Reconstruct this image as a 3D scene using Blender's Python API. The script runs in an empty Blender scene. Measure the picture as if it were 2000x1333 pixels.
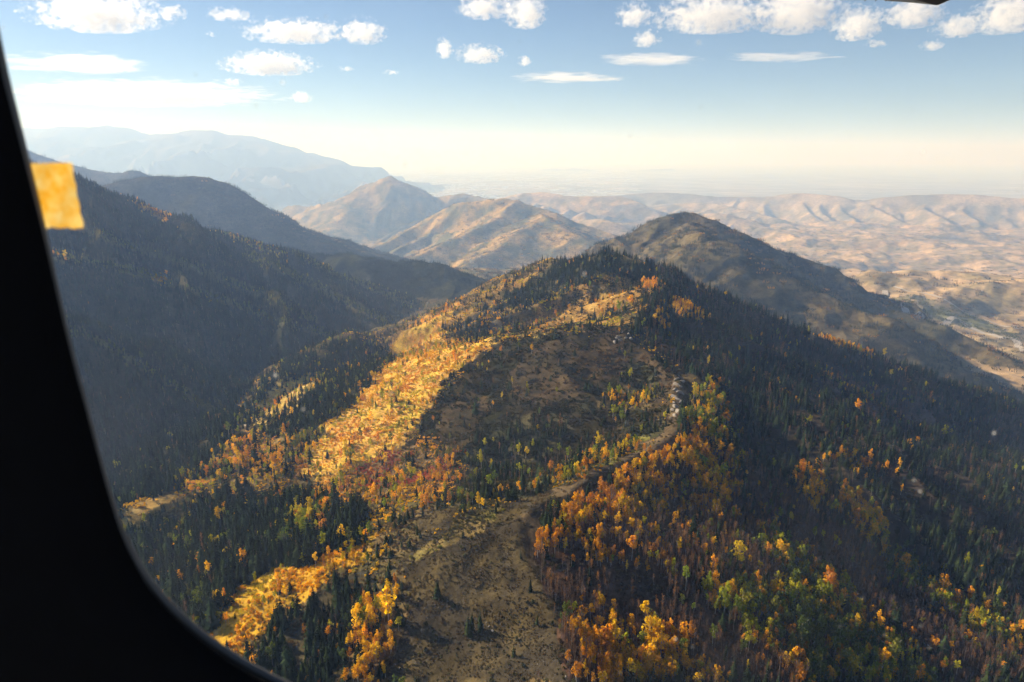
import bpy, bmesh, math, random
import numpy as np
from mathutils import Vector

# ------------------------------------------------------------------ camera, sky, sun, exposure
scene = bpy.context.scene
col = scene.collection
F_PX, CX, CY = 1333.0, 1000.0, 666.5          # focal length and centre in photograph pixels (2000 x 1333)
PITCH = math.radians(15.37)                   # camera looks down by this much
cam_data = bpy.data.cameras.new('camera')
cam_data.sensor_width = 36.0
cam_data.lens = 24.0
cam_data.clip_start = 0.02
cam_data.clip_end = 400000.0
cam_data.dof.use_dof = True
cam_data.dof.focus_distance = 1500.0
cam_data.dof.aperture_fstop = 6.3
cam = bpy.data.objects.new('camera', cam_data)
cam.rotation_euler = (math.radians(90) - PITCH, 0, 0)
col.objects.link(cam)
scene.camera = cam

SUN_AZ, SUN_EL = math.radians(-61), math.radians(25.5)     # azimuth measured from +Y, negative = to the left
sun_dir = Vector((math.sin(SUN_AZ) * math.cos(SUN_EL), math.cos(SUN_AZ) * math.cos(SUN_EL), math.sin(SUN_EL)))
world = bpy.data.worlds.new('World')
scene.world = world
world.use_nodes = True
wn = world.node_tree
wn.nodes.clear()
w_out = wn.nodes.new('ShaderNodeOutputWorld')
w_bg = wn.nodes.new('ShaderNodeBackground')
w_sky = wn.nodes.new('ShaderNodeTexSky')
w_sky.sky_type = 'NISHITA'
w_sky.sun_disc = False
w_sky.sun_elevation = SUN_EL
w_sky.sun_rotation = SUN_AZ
w_sky.altitude = 2600
w_sky.air_density = 1.0
w_sky.dust_density = 0.7
w_sky.ozone_density = 3.0
w_bg.inputs['Strength'].default_value = 0.051
wn.links.new(w_sky.outputs[0], w_bg.inputs[0])
wn.links.new(w_bg.outputs[0], w_out.inputs[0])
sun_data = bpy.data.lights.new('sun', 'SUN')
sun_data.energy = 5.0
sun_data.angle = math.radians(0.53)
sun_data.color = (1.0, 0.86, 0.66)
sun = bpy.data.objects.new('sun', sun_data)
sun.rotation_euler = (-sun_dir).to_track_quat('-Z', 'Y').to_euler()
sun.location = (0, 0, 50)
col.objects.link(sun)
scene.view_settings.view_transform = 'Standard'
scene.view_settings.look = 'None'
scene.view_settings.gamma = 1.0
scene.view_settings.exposure = 1.02
scene.view_settings.use_curve_mapping = False
scene.cycles.use_denoising = True
scene.cycles.max_bounces = 6
scene.cycles.diffuse_bounces = 2
scene.cycles.glossy_bounces = 2
scene.cycles.transmission_bounces = 3
scene.cycles.volume_bounces = 3
scene.cycles.transparent_max_bounces = 12
scene.cycles.use_light_tree = False

rng = np.random.default_rng(7)
random.seed(7)
CP, SP = math.cos(PITCH), math.sin(PITCH)

# ------------------------------------------------------------------ helpers
def at(u, v, y):
    """the point at depth y (metres north) that the photograph shows at pixel u, v"""
    xc, yc = (u - CX) / F_PX, (CY - v) / F_PX
    dy, dz = CP + yc * SP, -SP + yc * CP
    return (xc / dy * y, y, dz / dy * y)

def to_pixel(x, y, z):
    d = y * CP - z * SP
    d = np.where(np.abs(d) < 1e-6, 1e-6, d)
    return CX + F_PX * x / d, CY - F_PX * (y * SP + z * CP) / d, d

def tag(o, label=None, category=None, group=None, kind=None):
    if label: o['label'] = label
    if category: o['category'] = category
    if group: o['group'] = group
    if kind: o['kind'] = kind
    return o

def link_mesh(name, verts, faces, mats, parent=None, smooth=False, mat_index=None):
    me = bpy.data.meshes.new(name)
    me.from_pydata(verts, [], faces)
    for m in (mats if isinstance(mats, (list, tuple)) else [mats]):
        me.materials.append(m)
    if mat_index is not None:
        me.polygons.foreach_set('material_index', mat_index)
    if smooth:
        me.polygons.foreach_set('use_smooth', [True] * len(me.polygons))
    me.update()
    o = bpy.data.objects.new(name, me)
    col.objects.link(o)
    o.parent = parent
    return o

def empty(name, loc=(0, 0, 0)):
    o = bpy.data.objects.new(name, None)
    o.location = loc
    o.empty_display_size = 0.5
    col.objects.link(o)
    return o

_perm = np.random.default_rng(11).permutation(4096).astype(np.int32)
_gang = np.random.default_rng(12).uniform(0, 2 * np.pi, 4096)
_gx, _gy = np.cos(_gang).astype(np.float32), np.sin(_gang).astype(np.float32)

def noise(x, y, seed=0):
    xi, yi = np.floor(x).astype(np.int32), np.floor(y).astype(np.int32)
    xf, yf = (x - xi).astype(np.float32), (y - yi).astype(np.float32)
    u, w = xf * xf * xf * (xf * (xf * 6 - 15) + 10), yf * yf * yf * (yf * (yf * 6 - 15) + 10)
    def g(ix, iy, fx, fy):
        h = _perm[(_perm[(ix + seed * 131) & 4095] + iy + seed * 17) & 4095]
        return _gx[h] * fx + _gy[h] * fy
    a = g(xi, yi, xf, yf); b = g(xi + 1, yi, xf - 1, yf)
    c = g(xi, yi + 1, xf, yf - 1); d = g(xi + 1, yi + 1, xf - 1, yf - 1)
    return ((a + (b - a) * u) * (1 - w) + (c + (d - c) * u) * w) * 1.5

def fbm(x, y, octaves=4, seed=0, gain=0.5):
    t, amp = 0.0, 1.0
    for k in range(octaves):
        t = t + amp * noise(x, y, seed + k)
        x, y, amp = x * 2.03 + 5.1, y * 2.03 - 3.7, amp * gain
    return t

def ridged(x, y, octaves=4, seed=0):
    t, amp = 0.0, 1.0
    for k in range(octaves):
        t = t + amp * (1 - 2 * np.abs(noise(x, y, seed + k)))
        x, y, amp = x * 2.07 + 1.3, y * 2.07 + 7.7, amp * 0.5
    return t

def catmull(pts, n=5):
    p = np.array(pts, float)
    p = np.vstack([2 * p[0] - p[1], p, 2 * p[-1] - p[-2]])
    out = []
    for i in range(1, len(p) - 2):
        for t in np.linspace(0, 1, n, endpoint=False):
            out.append(0.5 * (2 * p[i] + (p[i + 1] - p[i - 1]) * t + (2 * p[i - 1] - 5 * p[i] + 4 * p[i + 1] - p[i + 2]) * t * t
                              + (3 * p[i] - p[i - 1] - 3 * p[i + 1] + p[i + 2]) * t ** 3))
    out.append(p[-2])
    return np.array(out)

# ------------------------------------------------------------------ the lie of the land: ridge lines (pixel, pixel, metres north)
# slope_l / slope_r: fall on the two sides of the line, walking along it; lam, amp: spacing and strength of the side spurs
RIDGES = []
def ridge(owner, pts, slope_l, slope_r, lam, amp, rnd=12.0, flat=1e9, world_before=(), world_after=(), jag=0.0, n=4):
    k = STRETCH.get(owner, 1.0)
    p = [tuple(c * k for c in q) for q in world_before] + [at(u, v, y * k) for u, v, y in pts] + [tuple(c * k for c in q) for q in world_after]
    lam, rnd = lam * k, rnd * k
    RIDGES.append(dict(owner=owner, line=catmull(p, n), sl=slope_l, sr=slope_r, lam=lam, amp=amp, rnd=rnd, flat=flat, jag=jag, seed=len(RIDGES) * 7 + 3))

OWNERS = ['near_ridge', 'forested_mountain', 'back_mountain', 'dark_spur', 'hazy_mountain', 'canyon_mountain', 'banded_hill',
          'rounded_mountain', 'distant_hill', 'right_range', 'far_range', 'plain']
NEAR, LEFT, BACK, SPUR, HAZY, CANYON, BAND, ROUND, DIST, RRANGE, FAR, PLAIN = range(12)
STRETCH = {BACK: 1.2, HAZY: 1.35, CANYON: 1.9, BAND: 1.7, DIST: 1.8, RRANGE: 1.85, ROUND: 1.1, FAR: 1.3}   # how much farther off than first judged

# near ridge: the crest that winds away from the camera to the wooded summit and down into the canyon
ridge(NEAR, [(1098, 1330, 275), (1088, 1200, 318), (1048, 1090, 368), (1040, 1010, 405), (1110, 952, 452), (1205, 900, 520), (1290, 858, 575),
             (1332, 800, 660), (1328, 740, 770), (1290, 692, 850), (1222, 655, 905), (1238, 618, 990), (1270, 580, 1120), (1292, 533, 1300),
             (1240, 510, 1360), (1185, 496, 1410), (1130, 513, 1500), (1080, 505, 1600), (1010, 530, 1800), (930, 572, 2100), (850, 607, 2400)],
      0.50, 0.80, 190, 0.20, rnd=4, world_before=[(-40, -250, -330), (0, 60, -270)])
ridge(NEAR, [(1040, 1012, 405), (930, 997, 428), (820, 1006, 450), (700, 1045, 468), (600, 1092, 482), (470, 1165, 486), (380, 1240, 478)], 0.40, 0.38, 120, 0.10, rnd=25)
ridge(NEAR, [(1215, 640, 935), (1100, 640, 960), (965, 664, 965), (872, 740, 865), (812, 830, 755), (742, 900, 692), (640, 955, 665), (500, 962, 690), (350, 962, 690), (225, 1004, 640)],
      0.24, 0.46, 150, 0.16, rnd=14)
ridge(NEAR, [(1255, 565, 1180), (1170, 592, 1190), (1085, 630, 1170), (1010, 648, 1150), (900, 668, 1180), (820, 690, 1240)], 0.46, 0.62, 120, 0.2, rnd=8)
ridge(NEAR, [(1185, 498, 1408), (1110, 545, 1440), (1030, 580, 1450), (960, 605, 1450), (890, 640, 1480), (840, 655, 1560)], 0.5, 0.62, 130, 0.25, rnd=8)
ridge(NEAR, [(1080, 507, 1600), (1000, 545, 1640), (930, 585, 1700), (860, 625, 1800)], 0.5, 0.6, 130, 0.2, rnd=8)
# side spurs on the shaded side of the crest
ridge(NEAR, [(1310, 545, 1300), (1400, 575, 1312), (1500, 620, 1318), (1600, 655, 1300), (1700, 690, 1290), (1800, 726, 1280), (1900, 762, 1268), (2000, 801, 1250)],
      0.62, 0.60, 160, 0.14, rnd=10, world_after=[(1350, 1180, -600)])
ridge(NEAR, [(1330, 600, 1080), (1450, 662, 1050), (1600, 737, 1030), (1720, 800, 1010), (1850, 866, 990), (2000, 935, 960)], 0.62, 0.62, 130, 0.14, rnd=7, world_after=[(1000, 900, -580)])
ridge(NEAR, [(1370, 728, 800), (1500, 800, 800), (1640, 862, 790), (1760, 912, 780), (1880, 962, 768), (2000, 1022, 740)], 0.62, 0.62, 110, 0.14, rnd=7, world_after=[(860, 680, -540)])
ridge(NEAR, [(1400, 898, 592), (1500, 920, 605), (1640, 948, 640), (1722, 1040, 608), (1830, 1130, 590), (1960, 1235, 570)], 0.55, 0.58, 90, 0.12, rnd=9, world_after=[(640, 500, -560)])
ridge(NEAR, [(1300, 1160, 368), (1400, 1175, 376), (1500, 1180, 392), (1680, 1260, 392), (1850, 1333, 395)], 0.5, 0.5, 80, 0.1, rnd=14)
# wooded knoll on the canyon floor
ridge(NEAR, [(800, 684, 1540), (770, 682, 1500), (690, 652, 1450), (615, 700, 1340), (545, 752, 1240), (488, 806, 1150)], 0.42, 0.5, 110, 0.15, rnd=12)
# forested mountain on the left
ridge(LEFT, [(0, 312, 2050), (150, 356, 2200), (250, 394, 2300), (335, 428, 2380), (430, 452, 2450), (520, 480, 2500), (620, 514, 2560), (720, 556, 2600), (815, 602, 2620)],
      0.55, 0.52, 260, 0.40, rnd=10, world_before=[(-2500, 1000, 120), (-1950, 1600, 50)])
ridge(LEFT, [(-60, 440, 1600), (95, 492, 1600), (210, 514, 1680), (330, 550, 1770), (450, 590, 1850), (580, 640, 1920), (700, 668, 1950)], 0.62, 0.66, 170, 0.2, rnd=8)
ridge(LEFT, [(400, 450, 2400), (480, 492, 2330), (580, 540, 2260), (680, 592, 2230), (790, 645, 2250)], 0.6, 0.62, 150, 0.18, rnd=8)
ridge(LEFT, [(150, 440, 1980), (260, 480, 2000), (380, 520, 2040), (500, 570, 2080), (620, 625, 2090)], 0.62, 0.66, 140, 0.18, rnd=7)
ridge(LEFT, [(-120, 560, 1150), (60, 600, 1200), (200, 668, 1250), (330, 745, 1270), (440, 815, 1230)], 0.6, 0.6, 140, 0.2, rnd=10)
# mountain behind it, with its round dark top
ridge(BACK, [(60, 392, 3900), (170, 380, 3750), (240, 362, 3750), (300, 345, 3800), (375, 349, 3800), (440, 372, 3750), (500, 398, 3700), (560, 428, 3650), (615, 462, 3600), (655, 494, 3550), (700, 530, 3500)],
      0.5, 0.5, 420, 0.2, rnd=25, world_before=[(-3600, 3600, 150)])
ridge(SPUR, [(540, 486, 3150), (620, 500, 3050), (680, 494, 3000), (735, 507, 3000), (800, 512, 3000), (850, 517, 2950), (900, 535, 2900), (950, 562, 2850)], 0.5, 0.5, 260, 0.16, rnd=15)
ridge(HAZY, [(-120, 235, 5300), (45, 289, 5200), (100, 312, 5100), (150, 331, 5000), (200, 338, 4900), (243, 333, 4850), (262, 344, 4830), (300, 362, 4750), (360, 395, 4600)], 0.5, 0.5, 500, 0.2, rnd=20)
# mountains across the canyon
ridge(CANYON, [(500, 440, 7300), (545, 413, 7000), (580, 400, 6800), (620, 404, 6700), (660, 387, 6600), (705, 371, 6520), (738, 356, 6480), (765, 343, 6450), (792, 356, 6450), (828, 379, 6420), (855, 385, 6400), (900, 378, 6350), (940, 384, 6300), (1000, 400, 6200)],
      0.60, 0.68, 420, 0.25, rnd=6)
ridge(CANYON, [(715, 364, 6480), (690, 400, 6100), (650, 440, 5700), (620, 462, 5300)], 0.42, 0.42, 340, 0.3, rnd=20)
ridge(BAND, [(830, 425, 5300), (890, 402, 5000), (960, 388, 4800), (1010, 390, 4700), (1050, 402, 4600), (1100, 416, 4500), (1150, 440, 4400), (1218, 468, 4200)], 0.55, 0.66, 300, 0.25, rnd=8)
ridge(BAND, [(1010, 395, 4650), (960, 430, 4350), (880, 470, 4050), (800, 505, 3800)], 0.40, 0.46, 260, 0.3, rnd=18)
ridge(BAND, [(1060, 420, 4250), (1100, 450, 3900), (1160, 478, 3650), (1212, 498, 3500)], 0.42, 0.42, 300, 0.25, rnd=22)
ridge(BAND, [(1065, 424, 4230), (1020, 450, 3950), (960, 490, 3650), (900, 525, 3350)], 0.42, 0.46, 240, 0.3, rnd=18)
ridge(DIST, [(960, 392, 8200), (1010, 379, 8000), (1060, 376, 8000), (1120, 384, 7800), (1200, 384, 7600), (1232, 393, 7400), (1265, 412, 7000), (1310, 445, 6500)], 0.4, 0.48, 480, 0.2, rnd=25)
ridge(DIST, [(1120, 432, 5600), (1165, 428, 5500), (1200, 440, 5350), (1240, 470, 5100)], 0.4, 0.4, 300, 0.3, rnd=25)
ridge(DIST, [(1340, 425, 6500), (1410, 416, 6300), (1480, 438, 6000), (1540, 470, 5700)], 0.34, 0.3, 320, 0.4, rnd=25)
ridge(ROUND, [(1195, 478, 2900), (1250, 449, 2850), (1320, 424, 2800), (1385, 431, 2750), (1440, 450, 2700), (1500, 484, 2700), (1560, 503, 2680), (1605, 520, 2620), (1650, 547, 2540), (1720, 590, 2400), (1800, 626, 2250), (1900, 668, 2100), (2000, 715, 1960)],
      0.55, 0.62, 240, 0.3, rnd=10, world_after=[(1900, 1800, -760)])
ridge(ROUND, [(1345, 440, 2720), (1385, 471, 2330), (1425, 481, 2260), (1480, 505, 2200), (1560, 545, 2100), (1650, 592, 1990), (1760, 640, 1880)], 0.55, 0.52, 190, 0.22, rnd=9, world_after=[(1300, 1700, -640)])
ridge(RRANGE, [(1160, 394, 9800), (1230, 379, 9300), (1300, 377, 9000), (1400, 383, 8500), (1460, 386, 8200), (1520, 381, 8000), (1580, 378, 7800), (1640, 385, 7600), (1682, 392, 7500), (1740, 386, 7300), (1800, 380, 7200), (1890, 379, 7000), (2000, 386, 6800), (2150, 380, 6600)],
      0.3, 0.36, 560, 0.2, rnd=30, world_after=[(7500, 6000, -380)])
ridge(RRANGE, [(1290, 400, 8000), (1370, 398, 7600), (1450, 410, 7000), (1530, 430, 6500)], 0.3, 0.24, 420, 0.5, rnd=30)
# far ranges beyond the plain
ridge(FAR, [(-200, 262, 22200), (60, 253, 21460), (125, 253, 21090), (205, 247, 20720), (270, 259, 20720), (335, 263, 20350), (385, 257, 19980), (450, 264, 19980), (520, 281, 19980), (600, 303, 19980), (660, 322, 19980)], 0.3, 0.24, 1800, 0.4, rnd=60, n=8, jag=25)
ridge(FAR, [(1030, 337, 42000), (1110, 329, 42000), (1200, 337, 42000), (1290, 331, 41000), (1340, 340, 40000), (1400, 347, 39000), (1490, 362, 38000)], 0.3, 0.22, 2200, 0.4, rnd=60, n=8, jag=40)
ridge(FAR, [(640, 302, 64000), (720, 294, 64000), (790, 292, 64000), (870, 297, 64000), (960, 312, 64000)], 0.3, 0.2, 3000, 0.3, rnd=80, n=8, jag=80)

def ribs(owner, start, end, n, reach, drop, heading, slope, lam, amp, seed):
    """a row of side spurs running down from a crest (start and end are crest points) toward the viewer"""
    r_ = random.Random(seed)
    k_ = STRETCH.get(owner, 1.0)
    a, b = np.array(at(start[0], start[1], start[2] * k_)), np.array(at(end[0], end[1], end[2] * k_))
    reach, drop, lam = reach * k_, drop * k_, lam * k_
    for k in range(n):
        t = (k + r_.uniform(0.25, 0.75)) / n
        p = a + (b - a) * t
        h = heading + r_.uniform(-0.22, 0.22)
        l, dz = reach * r_.uniform(0.7, 1.25), drop * r_.uniform(0.8, 1.15)
        q = []
        for s_ in (0.08, 0.35, 0.68, 1.0):
            hh = h + r_.uniform(-0.12, 0.12)
            q.append((p[0] + math.sin(hh) * l * s_, p[1] - math.cos(hh) * l * s_, p[2] - 12 - dz * s_ ** 0.85))
        RIDGES.append(dict(owner=owner, line=catmull(q, 3), sl=slope, sr=slope, lam=lam, amp=amp, rnd=10.0, jag=0.0, seed=seed * 31 + k * 5))
ribs(RRANGE, (1190, 386, 9700), (1520, 381, 8000), 9, 1300, 230, -0.35, 0.52, 150, 0.3, 1)
ribs(RRANGE, (1520, 381, 8000), (2120, 381, 6650), 16, 1500, 270, -0.35, 0.52, 160, 0.3, 2)
ribs(CANYON, (640, 396, 6650), (980, 392, 6250), 8, 1300, 330, -0.45, 0.68, 150, 0.3, 3)
ribs(BAND, (860, 412, 5100), (1200, 460, 4250), 8, 950, 235, -0.55, 0.68, 130, 0.3, 4)
ribs(DIST, (1000, 380, 8000), (1290, 430, 6700), 8, 1000, 250, -0.4, 0.6, 150, 0.3, 5)
ribs(ROUND, (1400, 440, 2740), (1660, 552, 2520), 6, 560, 190, -0.2, 0.68, 90, 0.25, 6)
ribs(ROUND, (1720, 592, 2400), (1960, 695, 2020), 6, 440, 180, -0.2, 0.68, 90, 0.25, 7)

BASE_PTS = np.array([(-520, 1060, -505), (-330, 2470, -575), (-200, 2850, -600), (-600, 4300, -800), (-1100, 5600, -960), (-1500, 8500, -1250), (-2600, 7000, -1200), (300, 4000, -720),
                     (2680, 3900, -755), (2200, 2700, -765), (3500, 5500, -700), (2000, 5300, -730), (1500, 6500, -700), (900, 900, -700), (900, 500, -700), (800, 2000, -640),
                     (1300, 1500, -720), (-420, 560, -450), (-300, 300, -420), (0, 0, -520), (-2200, 1500, -300), (-3000, 3000, -500), (-600, 800, -485), (5000, 4000, -640),
                     (900, 5500, -760), (3500, 8500, -900), (600, 9500, -1200)], float)
_s = np.interp(BASE_PTS[:, 1], [2500, 3600], [1.0, 1.72])
BASE_PTS *= _s[:, None]
BASE_PTS[:, 2] = np.maximum(BASE_PTS[:, 2], -1330)
PLAIN_Z = -1350.0

def ridge_field(px, py, R):
    """height of the bare ridge (crest line minus its fall), distance to the line and smooth side of the line"""
    line = R['line'].astype(np.float32)
    f4 = np.float32
    hb = np.full(px.shape, -1e9, f4); dmin = np.full(px.shape, 1e18, f4); side = np.zeros(px.shape, f4)
    mean_k, dif_k, rnd = f4((R['sl'] + R['sr']) / 2), f4((R['sl'] - R['sr']) / 2), f4(R['rnd'])
    for a, b in zip(line[:-1], line[1:]):
        ex, ey = b[0] - a[0], b[1] - a[1]
        L = f4(math.hypot(ex, ey)); ex, ey = ex / L, ey / L
        dx, dy = px - a[0], py - a[1]
        t = np.clip(dx * ex + dy * ey, 0, L)
        cr = ex * dy - ey * dx
        dx -= t * ex; dy -= t * ey
        d2 = dx * dx + dy * dy
        np.sqrt(d2, out=d2)
        cr /= d2 + f4(1e-3)
        h = a[2] + t * ((b[2] - a[2]) / L) - (mean_k + dif_k * cr) * (np.sqrt(d2 * d2 + rnd * rnd) - rnd)
        m = h > hb
        np.copyto(hb, h, where=m); np.copyto(side, cr, where=m)
        np.minimum(dmin, d2, out=dmin)
    return hb, dmin, side

def smooth_max(a, b, k):
    h = np.clip(0.5 + 0.5 * (a - b) / k, 0, 1)
    return b + (a - b) * h + k * h * (1 - h)

def terrain(x, y):
    x = x.astype(np.float32); y = y.astype(np.float32)
    r = np.hypot(x, y)
    w = np.zeros_like(x); zb = np.zeros_like(x)
    for bx, by, bz in BASE_PTS:
        wi = 1.0 / ((x - bx) ** 2 + (y - by) ** 2 + 150.0 ** 2) ** 1.5
        w += wi; zb += wi * bz
    zb = zb / w
    f = np.clip((r - 12500) / 6000, 0, 1); f = f * f * (3 - 2 * f)
    z = zb * (1 - f) + PLAIN_Z * f
    # rolling foothills on the floor of the right-hand valley
    hills = np.clip((x - 900) / 700, 0, 1) * np.clip((y - 2500) / 600, 0, 1) * (1 - f)
    z += hills * (115 * np.maximum(0, fbm(x / 1150, y / 1150, 4, 60) + 0.15) + 16 * ridged(x / 560, y / 560, 2, 70))
    owner = np.where(f > 0.5, PLAIN, np.where((x > 1000) & (y > 1900), DIST, NEAR)).astype(np.int16)
    owner[(x < -450) & (y > 900) & (r < 3000)] = LEFT
    owner[(r > 3600) & (f <= 0.5) & (x < 900)] = CANYON
    best = z.copy() + 4
    wx = fbm(x / 240, y / 240, 3, 20); wy = fbm(x / 240, y / 240, 3, 30)
    bx_ = fbm(x / 1100, y / 1100, 2, 24); by_ = fbm(x / 1100, y / 1100, 2, 34)
    for R in RIDGES:
        line = R['line']
        smin = min(R['sl'], R['sr']) * (1 - R['amp'])
        reach = (line[:, 2].max() - (-1400 if R['owner'] == FAR else (-1320 if line[:, 1].mean() > 3300 else -720))) / smin * 1.2 + 60
        m = (x > line[:, 0].min() - reach) & (x < line[:, 0].max() + reach) & (y > line[:, 1].min() - reach) & (y < line[:, 1].max() + reach)
        if not m.any():
            continue
        px, py = x[m], y[m]
        lam = R['lam']
        warp = np.float32(min(0.16 * lam, 45))
        if line[:, 1].mean() > 3300:
            qx, qy = px + bx_[m] * np.float32(0.22 * lam), py + by_[m] * np.float32(0.22 * lam)
        else:
            wr = warp * np.clip(r[m] / 1300, 0.12, 1)
            qx, qy = px + wx[m] * wr, py + wy[m] * wr
        h, d, side = ridge_field(qx, qy, R)
        cx_, cy_ = line[-1, 0] - line[0, 0], line[-1, 1] - line[0, 1]
        cl = math.hypot(cx_, cy_)
        ss = (qx * np.float32(cx_ / cl) + qy * np.float32(cy_ / cl))
        k = (R['sl'] + R['sr']) / 2
        sp = 1 - 2.6 * np.abs(noise(ss / lam + 0.12 * d / lam, d / (lam * 4.5), R['seed']))
        sp2 = 1 - 2.6 * np.abs(noise(ss / lam * 2.6 - 0.2 * d / lam, d / (lam * 1.6), R['seed'] + 1))
        grow = np.clip(d / (lam * 0.5), 0, 1)
        h = h + R['amp'] * k * np.minimum(d, 2.5 * lam) * grow * (sp * 0.8 + sp2 * 0.35 - 0.45)
        if R['jag']:
            h = h + R['jag'] * fbm(ss / 1500, ss * 0 + R['seed'], 3, R['seed'])
        zc = z[m]
        kk = np.clip(line[:, 1].mean() * 0.005, 3, 25)
        z[m] = smooth_max(zc, h, np.float32(kk))
        win = h > best[m]
        bm_ = best[m]; bm_[win] = h[win]; best[m] = bm_
        om = owner[m]; om[win] = R['owner']; owner[m] = om
    # smaller relief
    mid = np.clip((r - 1500) / 1500, 0, 1) * (1 - f)
    near = 1 - np.clip((r - 1200) / 1800, 0, 1)
    z += near * (5.0 * fbm(x / 110, y / 110, 3, 40) + 0.9 * fbm(x / 17, y / 17, 3, 44))
    midn = 1 - 0.75 * np.clip((r - 3500) / 2500, 0, 1)
    z += mid * midn * (16 * (ridged(x / 420, y / 420, 3, 50) - 0.6) + 5 * fbm(x / 90, y / 90, 3, 52))
    far = (owner == FAR)
    z += np.where(far, 38 * ridged(x / 3000, y / 3000, 3, 80), 0)
    return z, owner, d if False else None

# polar sheet centred under the aircraft: fine near the camera, coarse toward the horizon
ang = np.concatenate([np.linspace(-80, -41, 70, endpoint=False), np.linspace(-41, 41, 780), np.linspace(41, 62, 40)[1:]])
ang = np.radians(ang)
rad = np.concatenate([np.geomspace(120, 3600, 740, endpoint=False), np.geomspace(3600, 88000, 360)])
NA, NR = len(ang), len(rad)
A, Rr = np.meshgrid(ang, rad)                     # rows = radius
GX, GY = Rr * np.sin(A), Rr * np.cos(A)
GZ, GO, _ = terrain(GX.ravel(), GY.ravel())
GZ, GO = GZ.reshape(GX.shape), GO.reshape(GX.shape)
SLOPE = GZ / Rr
CUM = np.maximum.accumulate(SLOPE, axis=0)        # skyline seen from the camera up to each radius

def grid_index(x, y):
    r = np.hypot(x, y); a = np.arctan2(x, y)
    return np.interp(a, ang, np.arange(NA)), np.interp(r, rad, np.arange(NR))

def bilinear(G, fi, fj):
    i = np.clip(fi.astype(int), 0, NA - 2); j = np.clip(fj.astype(int), 0, NR - 2)
    a, b = fi - i, fj - j
    return (G[j, i] * (1 - a) + G[j, i + 1] * a) * (1 - b) + (G[j + 1, i] * (1 - a) + G[j + 1, i + 1] * a) * b

def ground(x, y):
    fi, fj = grid_index(np.asarray(x, float), np.asarray(y, float))
    return bilinear(GZ, fi, fj)

def hit(u, v):
    """first place where the ray through a photograph pixel meets the land"""
    p = at(u, v, 1.0)
    a, sl = math.atan2(p[0], p[1]), p[2] / math.hypot(p[0], p[1])
    i = int(np.clip(np.searchsorted(ang, a), 1, NA - 1))
    c = CUM[:, i]
    j = int(np.argmax(c >= sl)) if (c >= sl).any() else NR - 1
    r = rad[j]
    x, y = r * math.sin(a), r * math.cos(a)
    return x, y, float(ground(x, y))

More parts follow.
